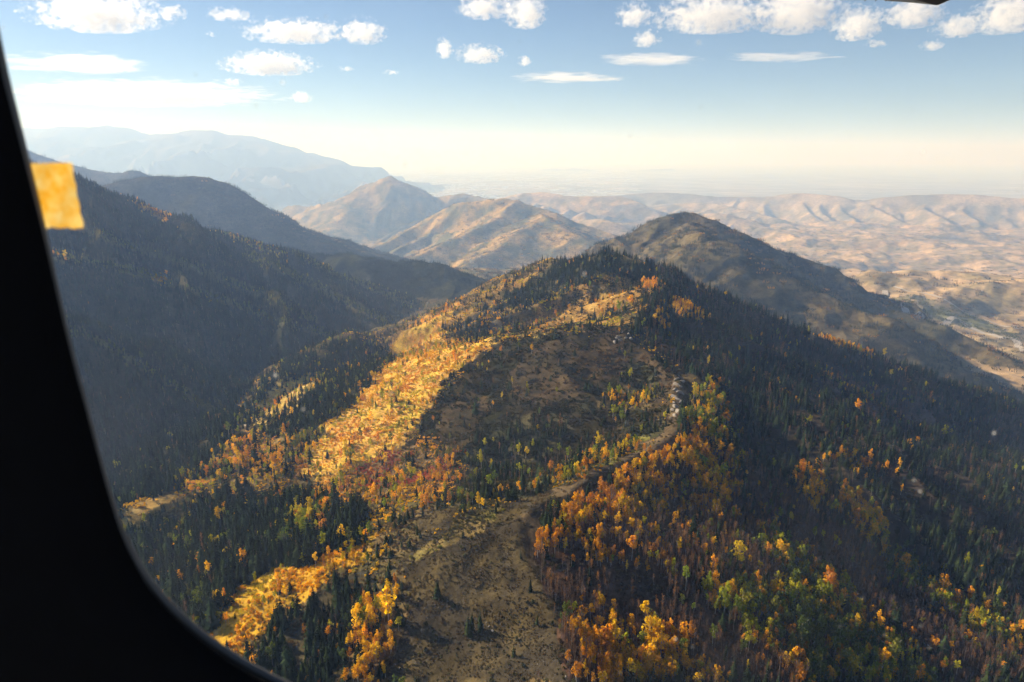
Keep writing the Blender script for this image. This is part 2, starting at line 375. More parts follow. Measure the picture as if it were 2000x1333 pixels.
# ------------------------------------------------------------------ what grows where: stands outlined as they lie in the view, then looked up for every spot of ground
ZONES = [
    # name, outline (photograph pixels)
    ('slope_left', [(700, 1333), (200, 1333), (200, 900), (420, 860), (800, 640), (1000, 530), (1190, 490), (1290, 530), (1240, 620), (1330, 740), (1320, 800), (1200, 900), (1040, 1010), (1040, 1100), (1100, 1333)]),
    ('slope_right', [(1100, 1333), (1040, 1100), (1040, 1010), (1200, 905), (1330, 800), (1330, 740), (1240, 640), (1290, 530), (1500, 615), (2000, 795), (2100, 1400), (1100, 1400)]),
    ('orange_slope', [(795, 645), (840, 615), (900, 590), (1000, 545), (1120, 520), (1190, 530), (1262, 560), (1215, 640), (1100, 645), (965, 668), (872, 742), (812, 832), (752, 905), (640, 945), (545, 905), (600, 850), (655, 812), (705, 752), (728, 722), (745, 695), (775, 665)]),
    ('upper_slope', [(880, 625), (900, 590), (1000, 545), (1120, 520), (1190, 530), (1262, 560), (1215, 640), (1100, 645), (965, 664), (900, 672), (860, 660)]),
    ('summit_wood', [(1060, 530), (1110, 500), (1190, 488), (1300, 535), (1240, 545), (1190, 530), (1110, 560), (1040, 590), (960, 610), (1000, 570)]),
    ('crag_wood', [(880, 640), (960, 600), (1010, 615), (980, 640), (900, 660)]),
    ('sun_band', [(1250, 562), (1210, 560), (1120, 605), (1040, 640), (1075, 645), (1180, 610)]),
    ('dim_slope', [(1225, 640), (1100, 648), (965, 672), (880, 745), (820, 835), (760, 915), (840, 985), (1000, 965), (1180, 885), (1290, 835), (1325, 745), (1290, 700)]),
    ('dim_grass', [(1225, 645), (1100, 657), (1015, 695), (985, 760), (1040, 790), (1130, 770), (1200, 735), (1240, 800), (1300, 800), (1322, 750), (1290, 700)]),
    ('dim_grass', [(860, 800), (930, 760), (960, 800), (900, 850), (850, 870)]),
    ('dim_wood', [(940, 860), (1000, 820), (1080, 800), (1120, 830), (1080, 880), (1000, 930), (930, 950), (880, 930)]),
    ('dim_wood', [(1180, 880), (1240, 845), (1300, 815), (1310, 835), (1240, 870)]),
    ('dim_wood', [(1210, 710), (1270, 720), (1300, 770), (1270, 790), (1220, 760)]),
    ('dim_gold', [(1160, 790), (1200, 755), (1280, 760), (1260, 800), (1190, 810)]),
    ('rim_wood', [(840, 990), (860, 965), (1000, 945), (1130, 920), (1130, 945), (1020, 968), (900, 985)]),
    ('rim_lime', [(1080, 945), (1110, 910), (1180, 885), (1260, 850), (1270, 860), (1180, 910), (1110, 945)]),
    ('crest_grass', [(760, 1340), (790, 1190), (770, 1100), (830, 1030), (820, 1002), (930, 992), (1030, 975), (1110, 945), (1200, 898), (1288, 850), (1325, 795), (1322, 740), (1290, 690), (1360, 735), (1345, 800), (1310, 870), (1210, 920), (1120, 965), (1058, 1010), (1044, 1090), (1100, 1150), (1130, 1220), (1150, 1340)]),
    ('crest_path', [(1026, 1100), (1030, 1010), (1100, 952), (1198, 900), (1286, 853), (1320, 800), (1316, 742), (1336, 742), (1340, 800), (1308, 866), (1208, 914), (1118, 964), (1054, 1015), (1050, 1100)]),
    ('lime_strip', [(800, 1090), (860, 1030), (930, 985), (990, 975), (960, 1020), (860, 1080), (780, 1110)]),
    ('yellow_scrub', [(392, 1240), (436, 1165), (535, 1095), (640, 1048), (730, 1046), (712, 1100), (640, 1140), (540, 1200), (455, 1290)]),
    ('spur_wood', [(215, 1050), (250, 1010), (360, 962), (500, 955), (690, 985), (700, 1040), (600, 1090), (520, 1100), (430, 1170), (380, 1230), (240, 1100)]),
    ('spur_meadow', [(215, 1035), (225, 1005), (300, 968), (352, 957), (362, 975), (320, 985), (255, 1030)]),
    ('red_mix', [(600, 960), (680, 920), (760, 880), (850, 860), (900, 900), (880, 960), (800, 990), (690, 985)]),
    ('lime_pocket', [(555, 1030), (570, 985), (640, 1000), (635, 1035), (590, 1050)]),
    ('low_wood', [(470, 1300), (540, 1215), (640, 1150), (700, 1118), (745, 1112), (745, 1160), (700, 1230), (655, 1340), (480, 1340)]),
    ('gold_tongue', [(655, 1340), (690, 1220), (715, 1155), (755, 1150), (752, 1220), (770, 1340)]),
    ('canyon_side', [(60, 700), (470, 790), (455, 840), (418, 880), (412, 910), (340, 945), (225, 985), (100, 960)]),
    ('canyon_floor', [(420, 900), (430, 870), (520, 850), (640, 835), (600, 900), (480, 960), (330, 965), (350, 930)]),
    ('canyon_gold', [(425, 895), (440, 865), (475, 865), (520, 880), (515, 915), (470, 915)]),
    ('knoll_wood', [(470, 800), (520, 740), (590, 690), (680, 652), (770, 690), (720, 740), (690, 790), (620, 830), (540, 850), (480, 830)]),
    ('knoll_meadow', [(485, 800), (540, 745), (600, 728), (632, 742), (580, 790), (520, 830), (495, 830)]),
    # shaded side
    ('bare_slope', [(1060, 1130), (1050, 1050), (1150, 980), (1300, 870), (1345, 850), (1480, 900), (1640, 1010), (1800, 1130), (2000, 1250), (2000, 1340), (1120, 1340)]),
    ('gold_edge', [(1055, 1080), (1060, 1045), (1110, 985), (1230, 915), (1330, 845), (1380, 860), (1450, 905), (1440, 1000), (1340, 1000), (1300, 985), (1200, 1010), (1120, 1040)]),
    ('gold_thin', [(1050, 1120), (1120, 1040), (1200, 1010), (1340, 1000), (1320, 1060), (1260, 1130), (1100, 1140)]),
    ('lime_edge', [(1345, 850), (1355, 770), (1372, 735), (1405, 750), (1425, 800), (1445, 850), (1400, 860)]),
    ('gold_bottom', [(1130, 1180), (1150, 1150), (1210, 1180), (1290, 1210), (1340, 1240), (1430, 1340), (1130, 1340)]),
    ('lime_slope', [(1480, 1060), (1500, 1035), (1560, 1070), (1640, 1140), (1740, 1240), (1830, 1340), (1580, 1340), (1460, 1230), (1370, 1180), (1370, 1130), (1450, 1130), (1540, 1160)]),
    ('gold_patch', [(1568, 950), (1570, 905), (1605, 915), (1610, 970), (1625, 985), (1600, 985)]),
    ('gold_patch', [(1640, 985), (1650, 945), (1690, 970), (1720, 1030), (1728, 1070), (1700, 1060), (1660, 1000)]),
    ('gold_faint', [(1630, 870), (1680, 880), (1760, 915), (1760, 935), (1690, 915), (1640, 895)]),
    ('lime_low', [(1710, 1075), (1770, 1070), (1820, 1130), (1900, 1170), (2000, 1240), (2000, 1290), (1850, 1190), (1740, 1110)]),
    ('grey_wood', [(1590, 730), (1680, 745), (1800, 770), (1830, 820), (1760, 840), (1660, 790)]),
    ('gold_ridge_top', [(1285, 640), (1285, 605), (1300, 608), (1306, 640)]),
    ('gold_ridge_top', [(1300, 590), (1320, 585), (1375, 615), (1372, 630), (1330, 612)]),
    ('gold_ridge_top', [(1255, 562), (1262, 548), (1282, 552), (1280, 566)]),
    ('gold_spur_top', [(1595, 648), (1640, 655), (1712, 688), (1705, 696), (1640, 675)]),
    # forested mountain
    ('left_rimlight', [(95, 484), (210, 506), (330, 541), (450, 581), (580, 630), (700, 658), (700, 672), (580, 646), (450, 598), (330, 559), (210, 524), (95, 504)]),
    ('left_rimlight', [(480, 484), (580, 531), (680, 583), (790, 636), (790, 652), (680, 600), (580, 549), (480, 502)]),
    ('left_rimlight', [(150, 432), (260, 472), (380, 512), (500, 561), (620, 616), (620, 632), (500, 578), (380, 530), (260, 490), (150, 450)]),
    ('left_rimlight', [(60, 592), (200, 660), (330, 737), (440, 807), (430, 822), (330, 756), (200, 680), (60, 612)]),
    ('left_rimlight', [(560, 488), (620, 506), (720, 548), (812, 594), (805, 606), (720, 566), (620, 524)]),
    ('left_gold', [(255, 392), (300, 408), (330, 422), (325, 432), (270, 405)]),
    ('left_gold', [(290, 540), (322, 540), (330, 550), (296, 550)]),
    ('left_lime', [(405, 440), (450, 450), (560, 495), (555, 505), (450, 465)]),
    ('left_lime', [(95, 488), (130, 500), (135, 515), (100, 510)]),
    ('valley_green', [(1740, 585), (1790, 575), (1880, 610), (1990, 655), (1990, 668), (1880, 640), (1790, 615)]),
]
ZNAMES = ['none'] + sorted(set(z[0] for z in ZONES))
ZID = {n: i for i, n in enumerate(ZNAMES)}

def in_polygon(px, py, poly):
    inside = np.zeros(px.shape, bool)
    n = len(poly)
    for i in range(n):
        x1, y1 = poly[i]; x2, y2 = poly[(i + 1) % n]
        if y1 == y2: continue
        c = ((y1 > py) != (y2 > py)) & (px < (x2 - x1) * (py - y1) / (y2 - y1) + x1)
        inside ^= c
    return inside

_uu, _vv = np.meshgrid(np.arange(0, 2000, 2) + 1.0, np.arange(0, 1334, 2) + 1.0)
ZMAP = np.zeros(_uu.shape, np.int16)
for zn, poly in ZONES:
    ZMAP[in_polygon(_uu, _vv, poly)] = ZID[zn]

# which zones may lie on which piece of land (so that an outline never spills onto the mountain behind)
NEAR_ONLY = np.array([n not in ('left_gold', 'left_lime', 'left_rimlight', 'valley_green') for n in ZNAMES])
LEFT_ONLY = np.array([n in ('left_gold', 'left_lime', 'left_rimlight') for n in ZNAMES])

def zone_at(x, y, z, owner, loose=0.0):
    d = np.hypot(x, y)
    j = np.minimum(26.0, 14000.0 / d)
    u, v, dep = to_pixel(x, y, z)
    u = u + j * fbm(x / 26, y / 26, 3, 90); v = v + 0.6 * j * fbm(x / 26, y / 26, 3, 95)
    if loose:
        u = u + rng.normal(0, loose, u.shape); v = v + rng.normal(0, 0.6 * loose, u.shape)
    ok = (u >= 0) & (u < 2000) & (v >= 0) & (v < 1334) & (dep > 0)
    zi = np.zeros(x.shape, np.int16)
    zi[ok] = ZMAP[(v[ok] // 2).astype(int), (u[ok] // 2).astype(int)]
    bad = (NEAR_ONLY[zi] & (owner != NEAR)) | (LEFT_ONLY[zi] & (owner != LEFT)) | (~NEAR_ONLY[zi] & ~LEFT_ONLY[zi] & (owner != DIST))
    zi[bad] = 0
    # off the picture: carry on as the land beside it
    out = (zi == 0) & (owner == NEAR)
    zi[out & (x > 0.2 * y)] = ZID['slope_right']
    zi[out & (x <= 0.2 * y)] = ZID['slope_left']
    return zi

# ground colour of each zone (two tones that mix in patches)
GROUND = {
    'none': ((0.05, 0.05, 0.03), (0.08, 0.07, 0.04)),
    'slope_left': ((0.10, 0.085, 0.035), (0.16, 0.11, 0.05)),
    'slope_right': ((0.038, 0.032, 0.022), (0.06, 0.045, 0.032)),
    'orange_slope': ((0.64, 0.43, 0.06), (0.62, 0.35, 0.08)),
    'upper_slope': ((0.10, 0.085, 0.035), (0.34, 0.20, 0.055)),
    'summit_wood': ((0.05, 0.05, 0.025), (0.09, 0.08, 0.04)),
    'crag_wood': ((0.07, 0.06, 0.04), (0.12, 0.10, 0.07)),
    'sun_band': ((0.42, 0.27, 0.08), (0.32, 0.18, 0.05)),  # pale strip paints the sunlit crest line into the ground
    'dim_slope': ((0.028, 0.028, 0.013), (0.048, 0.037, 0.019)),  # ground darkened to stand in for the shade on this slope
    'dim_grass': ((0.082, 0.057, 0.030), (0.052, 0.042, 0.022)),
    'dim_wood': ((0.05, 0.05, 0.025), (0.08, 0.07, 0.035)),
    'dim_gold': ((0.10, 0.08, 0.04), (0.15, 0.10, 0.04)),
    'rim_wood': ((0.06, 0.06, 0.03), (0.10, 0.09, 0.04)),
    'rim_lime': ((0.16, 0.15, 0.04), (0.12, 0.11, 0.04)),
    'crest_grass': ((0.088, 0.067, 0.031), (0.046, 0.038, 0.026)),
    'crest_path': ((0.12, 0.086, 0.048), (0.08, 0.06, 0.036)),
    'lime_strip': ((0.17, 0.15, 0.045), (0.18, 0.13, 0.05)),
    'yellow_scrub': ((0.50, 0.28, 0.025), (0.44, 0.27, 0.03)),
    'spur_wood': ((0.07, 0.065, 0.03), (0.11, 0.09, 0.04)),
    'spur_meadow': ((0.45, 0.31, 0.10), (0.34, 0.22, 0.07)),
    'red_mix': ((0.13, 0.09, 0.04), (0.20, 0.12, 0.05)),
    'lime_pocket': ((0.20, 0.20, 0.04), (0.16, 0.15, 0.04)),
    'low_wood': ((0.05, 0.045, 0.03), (0.10, 0.08, 0.04)),
    'gold_tongue': ((0.12, 0.08, 0.035), (0.16, 0.10, 0.04)),
    'canyon_side': ((0.035, 0.036, 0.02), (0.055, 0.05, 0.03)),
    'canyon_floor': ((0.16, 0.12, 0.045), (0.26, 0.17, 0.06)),
    'canyon_gold': ((0.22, 0.13, 0.05), (0.16, 0.11, 0.05)),
    'knoll_wood': ((0.06, 0.06, 0.03), (0.10, 0.085, 0.04)),
    'knoll_meadow': ((0.52, 0.38, 0.12), (0.42, 0.30, 0.08)),
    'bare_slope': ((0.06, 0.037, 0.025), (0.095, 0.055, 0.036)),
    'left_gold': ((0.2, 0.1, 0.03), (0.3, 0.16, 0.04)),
    'left_rimlight': ((0.09, 0.085, 0.035), (0.13, 0.11, 0.045)),  # paler than the forest floor: rim light painted along the spur crests
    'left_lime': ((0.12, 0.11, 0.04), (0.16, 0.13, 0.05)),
    'valley_green': ((0.16, 0.16, 0.08), (0.28, 0.21, 0.12)),
    'grey_wood': ((0.10, 0.075, 0.06), (0.13, 0.095, 0.08)),
    'gold_ridge_top': ((0.2, 0.12, 0.04), (0.16, 0.1, 0.05)),
    'gold_spur_top': ((0.2, 0.12, 0.04), (0.16, 0.1, 0.05)),
}
for n in ZNAMES:
    GROUND.setdefault(n, GROUND['bare_slope'])
OWNER_GROUND = {
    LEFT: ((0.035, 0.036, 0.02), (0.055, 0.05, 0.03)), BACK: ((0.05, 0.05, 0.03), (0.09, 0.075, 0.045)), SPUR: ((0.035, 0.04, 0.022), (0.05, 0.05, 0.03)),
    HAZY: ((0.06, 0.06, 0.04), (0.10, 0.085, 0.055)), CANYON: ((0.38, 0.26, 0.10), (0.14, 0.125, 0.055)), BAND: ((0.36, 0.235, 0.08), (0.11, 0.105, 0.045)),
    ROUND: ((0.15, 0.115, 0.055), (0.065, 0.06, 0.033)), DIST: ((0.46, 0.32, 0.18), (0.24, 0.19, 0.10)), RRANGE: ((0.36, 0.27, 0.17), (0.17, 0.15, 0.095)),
    FAR: ((0.14, 0.12, 0.10), (0.10, 0.09, 0.08)), PLAIN: ((0.34, 0.28, 0.20), (0.22, 0.20, 0.14)), NEAR: ((0.06, 0.05, 0.03), (0.1, 0.08, 0.04)),
}
gx, gy, gz, go = GX.ravel(), GY.ravel(), GZ.ravel(), GO.ravel()
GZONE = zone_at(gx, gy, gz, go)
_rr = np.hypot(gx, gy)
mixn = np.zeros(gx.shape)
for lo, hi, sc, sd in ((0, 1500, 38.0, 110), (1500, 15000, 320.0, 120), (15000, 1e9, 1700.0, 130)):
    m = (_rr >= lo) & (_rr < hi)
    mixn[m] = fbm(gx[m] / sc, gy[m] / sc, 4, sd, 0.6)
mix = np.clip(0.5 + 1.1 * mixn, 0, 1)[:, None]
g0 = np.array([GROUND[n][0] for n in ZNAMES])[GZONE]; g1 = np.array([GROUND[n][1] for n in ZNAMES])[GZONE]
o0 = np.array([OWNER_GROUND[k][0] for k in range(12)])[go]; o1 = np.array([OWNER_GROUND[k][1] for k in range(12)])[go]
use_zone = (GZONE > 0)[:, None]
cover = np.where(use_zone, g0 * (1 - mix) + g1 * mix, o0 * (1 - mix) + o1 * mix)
GCOV = cover.astype(np.float32)

# ------------------------------------------------------------------ materials
def new_mat(name):
    m = bpy.data.materials.new(name)
    m.use_nodes = True
    m.node_tree.nodes.clear()
    return m, m.node_tree.nodes, m.node_tree.links

def node(N, t, **kw):
    n = N.new(t)
    for k, v in kw.items():
        setattr(n, k, v)
    return n

def plain_mat(name, color, rough=0.7, metallic=0.0, noise_scale=0, noise_amt=0.0):
    m, N, L = new_mat(name)
    out = node(N, 'ShaderNodeOutputMaterial'); p = node(N, 'ShaderNodeBsdfPrincipled')
    p.inputs['Base Color'].default_value = (*color, 1); p.inputs['Roughness'].default_value = rough; p.inputs['Metallic'].default_value = metallic
    if noise_scale:
        tc = node(N, 'ShaderNodeTexCoord'); nz = node(N, 'ShaderNodeTexNoise'); nz.inputs['Scale'].default_value = noise_scale; nz.inputs['Detail'].default_value = 5
        mr = node(N, 'ShaderNodeMapRange'); mr.inputs['To Min'].default_value = 1 - noise_amt; mr.inputs['To Max'].default_value = 1 + noise_amt
        mx = node(N, 'ShaderNodeMixRGB', blend_type='MULTIPLY'); mx.inputs[0].default_value = 1; mx.inputs[1].default_value = (*color, 1)
        L.new(tc.outputs['Object'], nz.inputs['Vector']); L.new(nz.outputs['Fac'], mr.inputs['Value']); L.new(mr.outputs[0], mx.inputs[2]); L.new(mx.outputs[0], p.inputs['Base Color'])
    L.new(p.outputs[0], out.inputs['Surface'])
    return m

def ground_mat(name, fine, coarse, bump):
    m, N, L = new_mat(name)
    out = node(N, 'ShaderNodeOutputMaterial'); p = node(N, 'ShaderNodeBsdfDiffuse')
    at_ = node(N, 'ShaderNodeAttribute', attribute_name='cover')
    tc = node(N, 'ShaderNodeTexCoord')
    n1 = node(N, 'ShaderNodeTexNoise'); n1.inputs['Scale'].default_value = fine; n1.inputs['Detail'].default_value = 6; n1.inputs['Roughness'].default_value = 0.7
    n2 = node(N, 'ShaderNodeTexNoise'); n2.inputs['Scale'].default_value = coarse; n2.inputs['Detail'].default_value = 5; n2.inputs['Roughness'].default_value = 0.6
    r1 = node(N, 'ShaderNodeMapRange'); r1.inputs['From Min'].default_value = 0.3; r1.inputs['From Max'].default_value = 0.7; r1.inputs['To Min'].default_value = 0.55; r1.inputs['To Max'].default_value = 1.45
    r2 = node(N, 'ShaderNodeMapRange'); r2.inputs['From Min'].default_value = 0.3; r2.inputs['From Max'].default_value = 0.7; r2.inputs['To Min'].default_value = 0.65; r2.inputs['To Max'].default_value = 1.35
    mm = node(N, 'ShaderNodeMath', operation='MULTIPLY')
    mx = node(N, 'ShaderNodeMixRGB', blend_type='MULTIPLY'); mx.inputs[0].default_value = 1
    b = node(N, 'ShaderNodeBump'); b.inputs['Strength'].default_value = 0.8; b.inputs['Distance'].default_value = bump
    for nn in (n1, n2): L.new(tc.outputs['Object'], nn.inputs['Vector'])
    L.new(n1.outputs['Fac'], r1.inputs['Value']); L.new(n2.outputs['Fac'], r2.inputs['Value'])
    L.new(r1.outputs[0], mm.inputs[0]); L.new(r2.outputs[0], mm.inputs[1])
    L.new(at_.outputs['Color'], mx.inputs[1]); L.new(mm.outputs[0], mx.inputs[2]); L.new(mx.outputs[0], p.inputs['Color'])
    L.new(n1.outputs['Fac'], b.inputs['Height']); L.new(b.outputs[0], p.inputs['Normal'])
    L.new(p.outputs[0], out.inputs['Surface'])
    return m

def leaf_mat(name, translucent=0.35, spread=0.35):
    m, N, L = new_mat(name)
    out = node(N, 'ShaderNodeOutputMaterial'); d = node(N, 'ShaderNodeBsdfDiffuse'); t = node(N, 'ShaderNodeBsdfTranslucent'); ms = node(N, 'ShaderNodeMixShader')
    at_ = node(N, 'ShaderNodeAttribute', attribute_name='tint', attribute_type='INSTANCER')
    oi = node(N, 'ShaderNodeObjectInfo'); gi = node(N, 'ShaderNodeNewGeometry')
    mr = node(N, 'ShaderNodeMapRange'); mr.inputs['To Min'].default_value = 1 - spread; mr.inputs['To Max'].default_value = 1 + spread
    mr2 = node(N, 'ShaderNodeMapRange'); mr2.inputs['To Min'].default_value = 0.65; mr2.inputs['To Max'].default_value = 1.35
    mm = node(N, 'ShaderNodeMath', operation='MULTIPLY')
    mx = node(N, 'ShaderNodeMixRGB', blend_type='MULTIPLY'); mx.inputs[0].default_value = 1
    L.new(oi.outputs['Random'], mr.inputs['Value']); L.new(gi.outputs['Random Per Island'], mr2.inputs['Value'])
    L.new(mr.outputs[0], mm.inputs[0]); L.new(mr2.outputs[0], mm.inputs[1])
    L.new(at_.outputs['Color'], mx.inputs[1]); L.new(mm.outputs[0], mx.inputs[2])
    L.new(mx.outputs[0], d.inputs['Color']); L.new(mx.outputs[0], t.inputs['Color'])
    ms.inputs[0].default_value = translucent
    L.new(d.outputs[0], ms.inputs[1]); L.new(t.outputs[0], ms.inputs[2]); L.new(ms.outputs[0], out.inputs['Surface'])
    return m

M_NEAR = ground_mat('near_ground', 0.35, 0.045, 0.7)
M_MID = ground_mat('mountain_ground', 0.05, 0.008, 4.0)
M_HILL = ground_mat('hill_ground', 0.018, 0.003, 8.0)
M_FAR = ground_mat('far_ground', 0.0009, 0.00025, 30.0)
M_LEAF = leaf_mat('broad_leaves', 0.5, 0.28)
M_NEEDLE = leaf_mat('needles', 0.12, 0.35)
M_PALE_BARK = plain_mat('pale_aspen_bark', (0.42, 0.38, 0.32), 0.85, 0, 3, 0.35)
M_DARK_BARK = plain_mat('dark_conifer_bark', (0.07, 0.05, 0.035), 0.9, 0, 3, 0.3)
M_TWIG = plain_mat('grey_twigs', (0.16, 0.12, 0.095), 0.9, 0, 1, 0.3)

# ------------------------------------------------------------------ the land itself, one sheet for each mountain
LAND = {
    NEAR: ('near_ridge', 'winding grassy ridge with a wooded summit and autumn stands on both flanks', M_NEAR),
    LEFT: ('forested_mountain', 'dark conifer-covered mountainside in shade across the canyon', M_NEAR),
    BACK: ('shaded_mountain', 'blue-grey mountain with a rounded dark top behind the forested slope', M_MID),
    SPUR: ('canyon_spur', 'low dark wooded spur closing the end of the canyon', M_MID),
    HAZY: ('hazy_mountain', 'pale hazy mountain with a small knob behind the yellow tape', M_MID),
    CANYON: ('canyon_mountain', 'sharp hazy peak with sunlit tan spurs beyond the canyon', M_MID),
    BAND: ('banded_hill', 'hill with orange sunlit bands in front of the sharp hazy peak', M_MID),
    ROUND: ('round_topped_mountain', 'brown round-topped mountain behind the wooded summit', M_MID),
    DIST: ('valley_foothills', 'rolling tan foothills and floor of the wide sunny valley', M_HILL),
    RRANGE: ('ribbed_range', 'long hazy range with light and dark ribs beyond the sunny valley', M_HILL),
    FAR: ('far_range', 'faint far mountain range fading into cream haze', M_FAR),
    PLAIN: ('plain', 'flat hazy plain with a city spread to the horizon', M_FAR),
}
jj, ii = np.meshgrid(np.arange(NR - 1), np.arange(NA - 1), indexing='ij')
q00 = (jj * NA + ii).ravel(); quads = np.stack([q00, q00 + 1, q00 + NA + 1, q00 + NA], 1)
fown = GO[:-1, :-1].ravel()
# smooth normals of the whole sheet, so that the borders between the pieces do not show
P3 = np.stack([GX, GY, GZ], -1)
NRM = np.cross(np.gradient(P3, axis=1), np.gradient(P3, axis=0)); NRM /= np.linalg.norm(NRM, axis=-1, keepdims=True)
NRM *= np.sign(NRM[..., 2:3]); NRM = NRM.reshape(-1, 3)
P3f = P3.reshape(-1, 3)
for k, (nm, lab, mt) in LAND.items():
    q = quads[fown == k]
    if not len(q): continue
    used, inv = np.unique(q.ravel(), return_inverse=True)
    me = bpy.data.meshes.new(nm)
    me.vertices.add(len(used)); me.vertices.foreach_set('co', P3f[used].astype(np.float32).ravel())
    nf = len(q)
    me.loops.add(nf * 4); me.loops.foreach_set('vertex_index', inv.reshape(-1, 4).astype(np.int32).ravel())
    me.polygons.add(nf); me.polygons.foreach_set('loop_start', np.arange(0, nf * 4, 4, dtype=np.int32)); me.polygons.foreach_set('loop_total', np.full(nf, 4, np.int32))
    me.polygons.foreach_set('use_smooth', np.ones(nf, bool))
    me.update()
    me.normals_split_custom_set_from_vertices(NRM[used].astype(np.float32).tolist())
    ca = me.attributes.new('cover', 'FLOAT_COLOR', 'POINT')
    ca.data.foreach_set('color', np.hstack([GCOV[used], np.ones((len(used), 1), np.float32)]).ravel())
    me.materials.append(mt)
    o = bpy.data.objects.new(nm, me); col.objects.link(o)
    tag(o, lab, kind='structure')
# the rest of the lowland, under and beyond the mountains
base = link_mesh('lowland', [(-95000, -30000, PLAIN_Z - 60), (95000, -30000, PLAIN_Z - 60), (95000, 95000, PLAIN_Z - 60), (-95000, 95000, PLAIN_Z - 60)], [(0, 1, 2, 3)], plain_mat('lowland_ground', (0.17, 0.15, 0.12), 0.9, 0, 0.0004, 0.4))
tag(base, 'flat lowland running out to the horizon under the haze', kind='structure')

# ------------------------------------------------------------------ tree and shrub shapes (height 1, base at the origin)
def mesh_data(name, verts, faces, mats, idx=None):
    me = bpy.data.meshes.new(name)
    me.from_pydata(verts, [], faces)
    for m in mats: me.materials.append(m)
    if idx is not None: me.polygons.foreach_set('material_index', idx)
    me.update()
    return me

def tube(path, radii, sides=5):
    v, f = [], []
    for (x, y, z), r in zip(path, radii):
        for k in range(sides):
            a = 2 * math.pi * k / sides
            v.append((x + r * math.cos(a), y + r * math.sin(a), z))
    for i in range(len(path) - 1):
        for k in range(sides):
            k2 = (k + 1) % sides
            f.append((i * sides + k, i * sides + k2, (i + 1) * sides + k2, (i + 1) * sides + k))
    f.append(tuple(range((len(path) - 1) * sides, len(path) * sides)))
    return v, f

def add(v, f, v2, f2):
    n = len(v)
    v += v2
    f += [tuple(i + n for i in q) for q in f2]

def conifer_crown(rnd, whorls=13, per=9, width=0.17, low=0.08):
    v, f = [], []
    for w in range(whorls):
        t = w / (whorls - 1)
        z = low + (0.985 - low) * t ** 0.92
        R = width * (1 - t) ** 0.85 * rnd.uniform(0.8, 1.15) + 0.008
        n = max(4, int(per * (0.55 + 0.45 * (1 - t))))
        a0 = rnd.uniform(0, 6.28)
        for k in range(n):
            if rnd.random() < 0.08: continue
            a = a0 + 6.283 * k / n + rnd.uniform(-0.25, 0.25)
            r = R * rnd.uniform(0.7, 1.2)
            dz = -r * rnd.uniform(0.25, 0.75) - 0.01
            ca, sa = math.cos(a), math.sin(a)
            wd = r * rnd.uniform(0.30, 0.45) + 0.006
            zz = z + rnd.uniform(-0.015, 0.015)
            m = len(v)
            v += [(0, 0, zz + 0.02), (0.6 * r * ca - wd * sa, 0.6 * r * sa + wd * ca, zz + 0.55 * dz), (r * ca, r * sa, zz + dz), (0.6 * r * ca + wd * sa, 0.6 * r * sa - wd * ca, zz + 0.55 * dz)]
            f += [(m, m + 1, m + 2), (m, m + 2, m + 3)]
    m = len(v)
    for k in range(4):
        a = 1.57 * k
        v.append((0.012 * math.cos(a), 0.012 * math.sin(a), 0.93))
    v.append((0, 0, 1.02))
    for k in range(4): f.append((m + k, m + (k + 1) % 4, m + 4))
    return v, f

def trunk(rnd, top=0.9, r=0.014, lean=0.02, limbs=0):
    dx, dy = rnd.uniform(-lean, lean), rnd.uniform(-lean, lean)
    v, f = tube([(0, 0, -0.06), (dx * 0.3, dy * 0.3, top * 0.35), (dx, dy, top * 0.7), (dx * 1.3, dy * 1.3, top)], [r * 1.3, r, r * 0.65, r * 0.15])
    for k in range(limbs):
        a, z = rnd.uniform(0, 6.28), rnd.uniform(0.42, 0.85) * top
        l = rnd.uniform(0.07, 0.16)
        t_ = z / top
        x0, y0 = dx * t_, dy * t_
        add(v, f, *tube([(x0, y0, z), (x0 + l * math.cos(a) * 0.6, y0 + l * math.sin(a) * 0.6, z + l * 0.6), (x0 + l * math.cos(a), y0 + l * math.sin(a), z + l * 1.3)], [r * 0.4, r * 0.28, r * 0.08], 3))
    return v, f

def leaf_quads(rnd, centre, rx, rz, count, size, v, f):
    for _ in range(count):
        while True:
            p = [rnd.uniform(-1, 1) for _ in range(3)]
            q = p[0] ** 2 + p[1] ** 2 + p[2] ** 2
            if 0.12 < q < 1: break
        c = (centre[0] + p[0] * rx, centre[1] + p[1] * rx, centre[2] + p[2] * rz)
        n = Vector((p[0] + rnd.uniform(-.7, .7), p[1] + rnd.uniform(-.7, .7), p[2] * 0.7 + rnd.uniform(-.5, .8))).normalized()
        t = n.orthogonal().normalized(); b = n.cross(t)
        a = rnd.uniform(0, 6.28)
        s = size * rnd.uniform(0.65, 1.3)
        t2 = (t * math.cos(a) + b * math.sin(a)) * s; b2 = (b * math.cos(a) - t * math.sin(a)) * s * rnd.uniform(0.6, 1)
        m = len(v)
        for su, sv in ((-1, -0.3), (0.2, -1), (1, 0.4), (-0.4, 1)):
            v.append(tuple(Vector(c) + t2 * su + b2 * sv))
        f.append((m, m + 1, m + 2, m + 3))

def aspen_crown(rnd, lobes=7, per=27, size=0.035, width=0.13, low=0.45):
    v, f = [], []
    for k in range(lobes):
        t = (k + 0.5) / lobes
        z = low + (0.95 - low) * t
        w = width * (0.45 + 0.9 * math.sin(math.pi * min(1, 0.18 + 0.8 * t)) ** 1.0) * 0.8
        a = rnd.uniform(0, 6.28); d = rnd.uniform(0.2, 0.75) * w
        leaf_quads(rnd, (d * math.cos(a), d * math.sin(a), z + rnd.uniform(-.02, .02)), w * rnd.uniform(0.6, 0.85), 0.095 * rnd.uniform(0.8, 1.25), per, size, v, f)
    return v, f

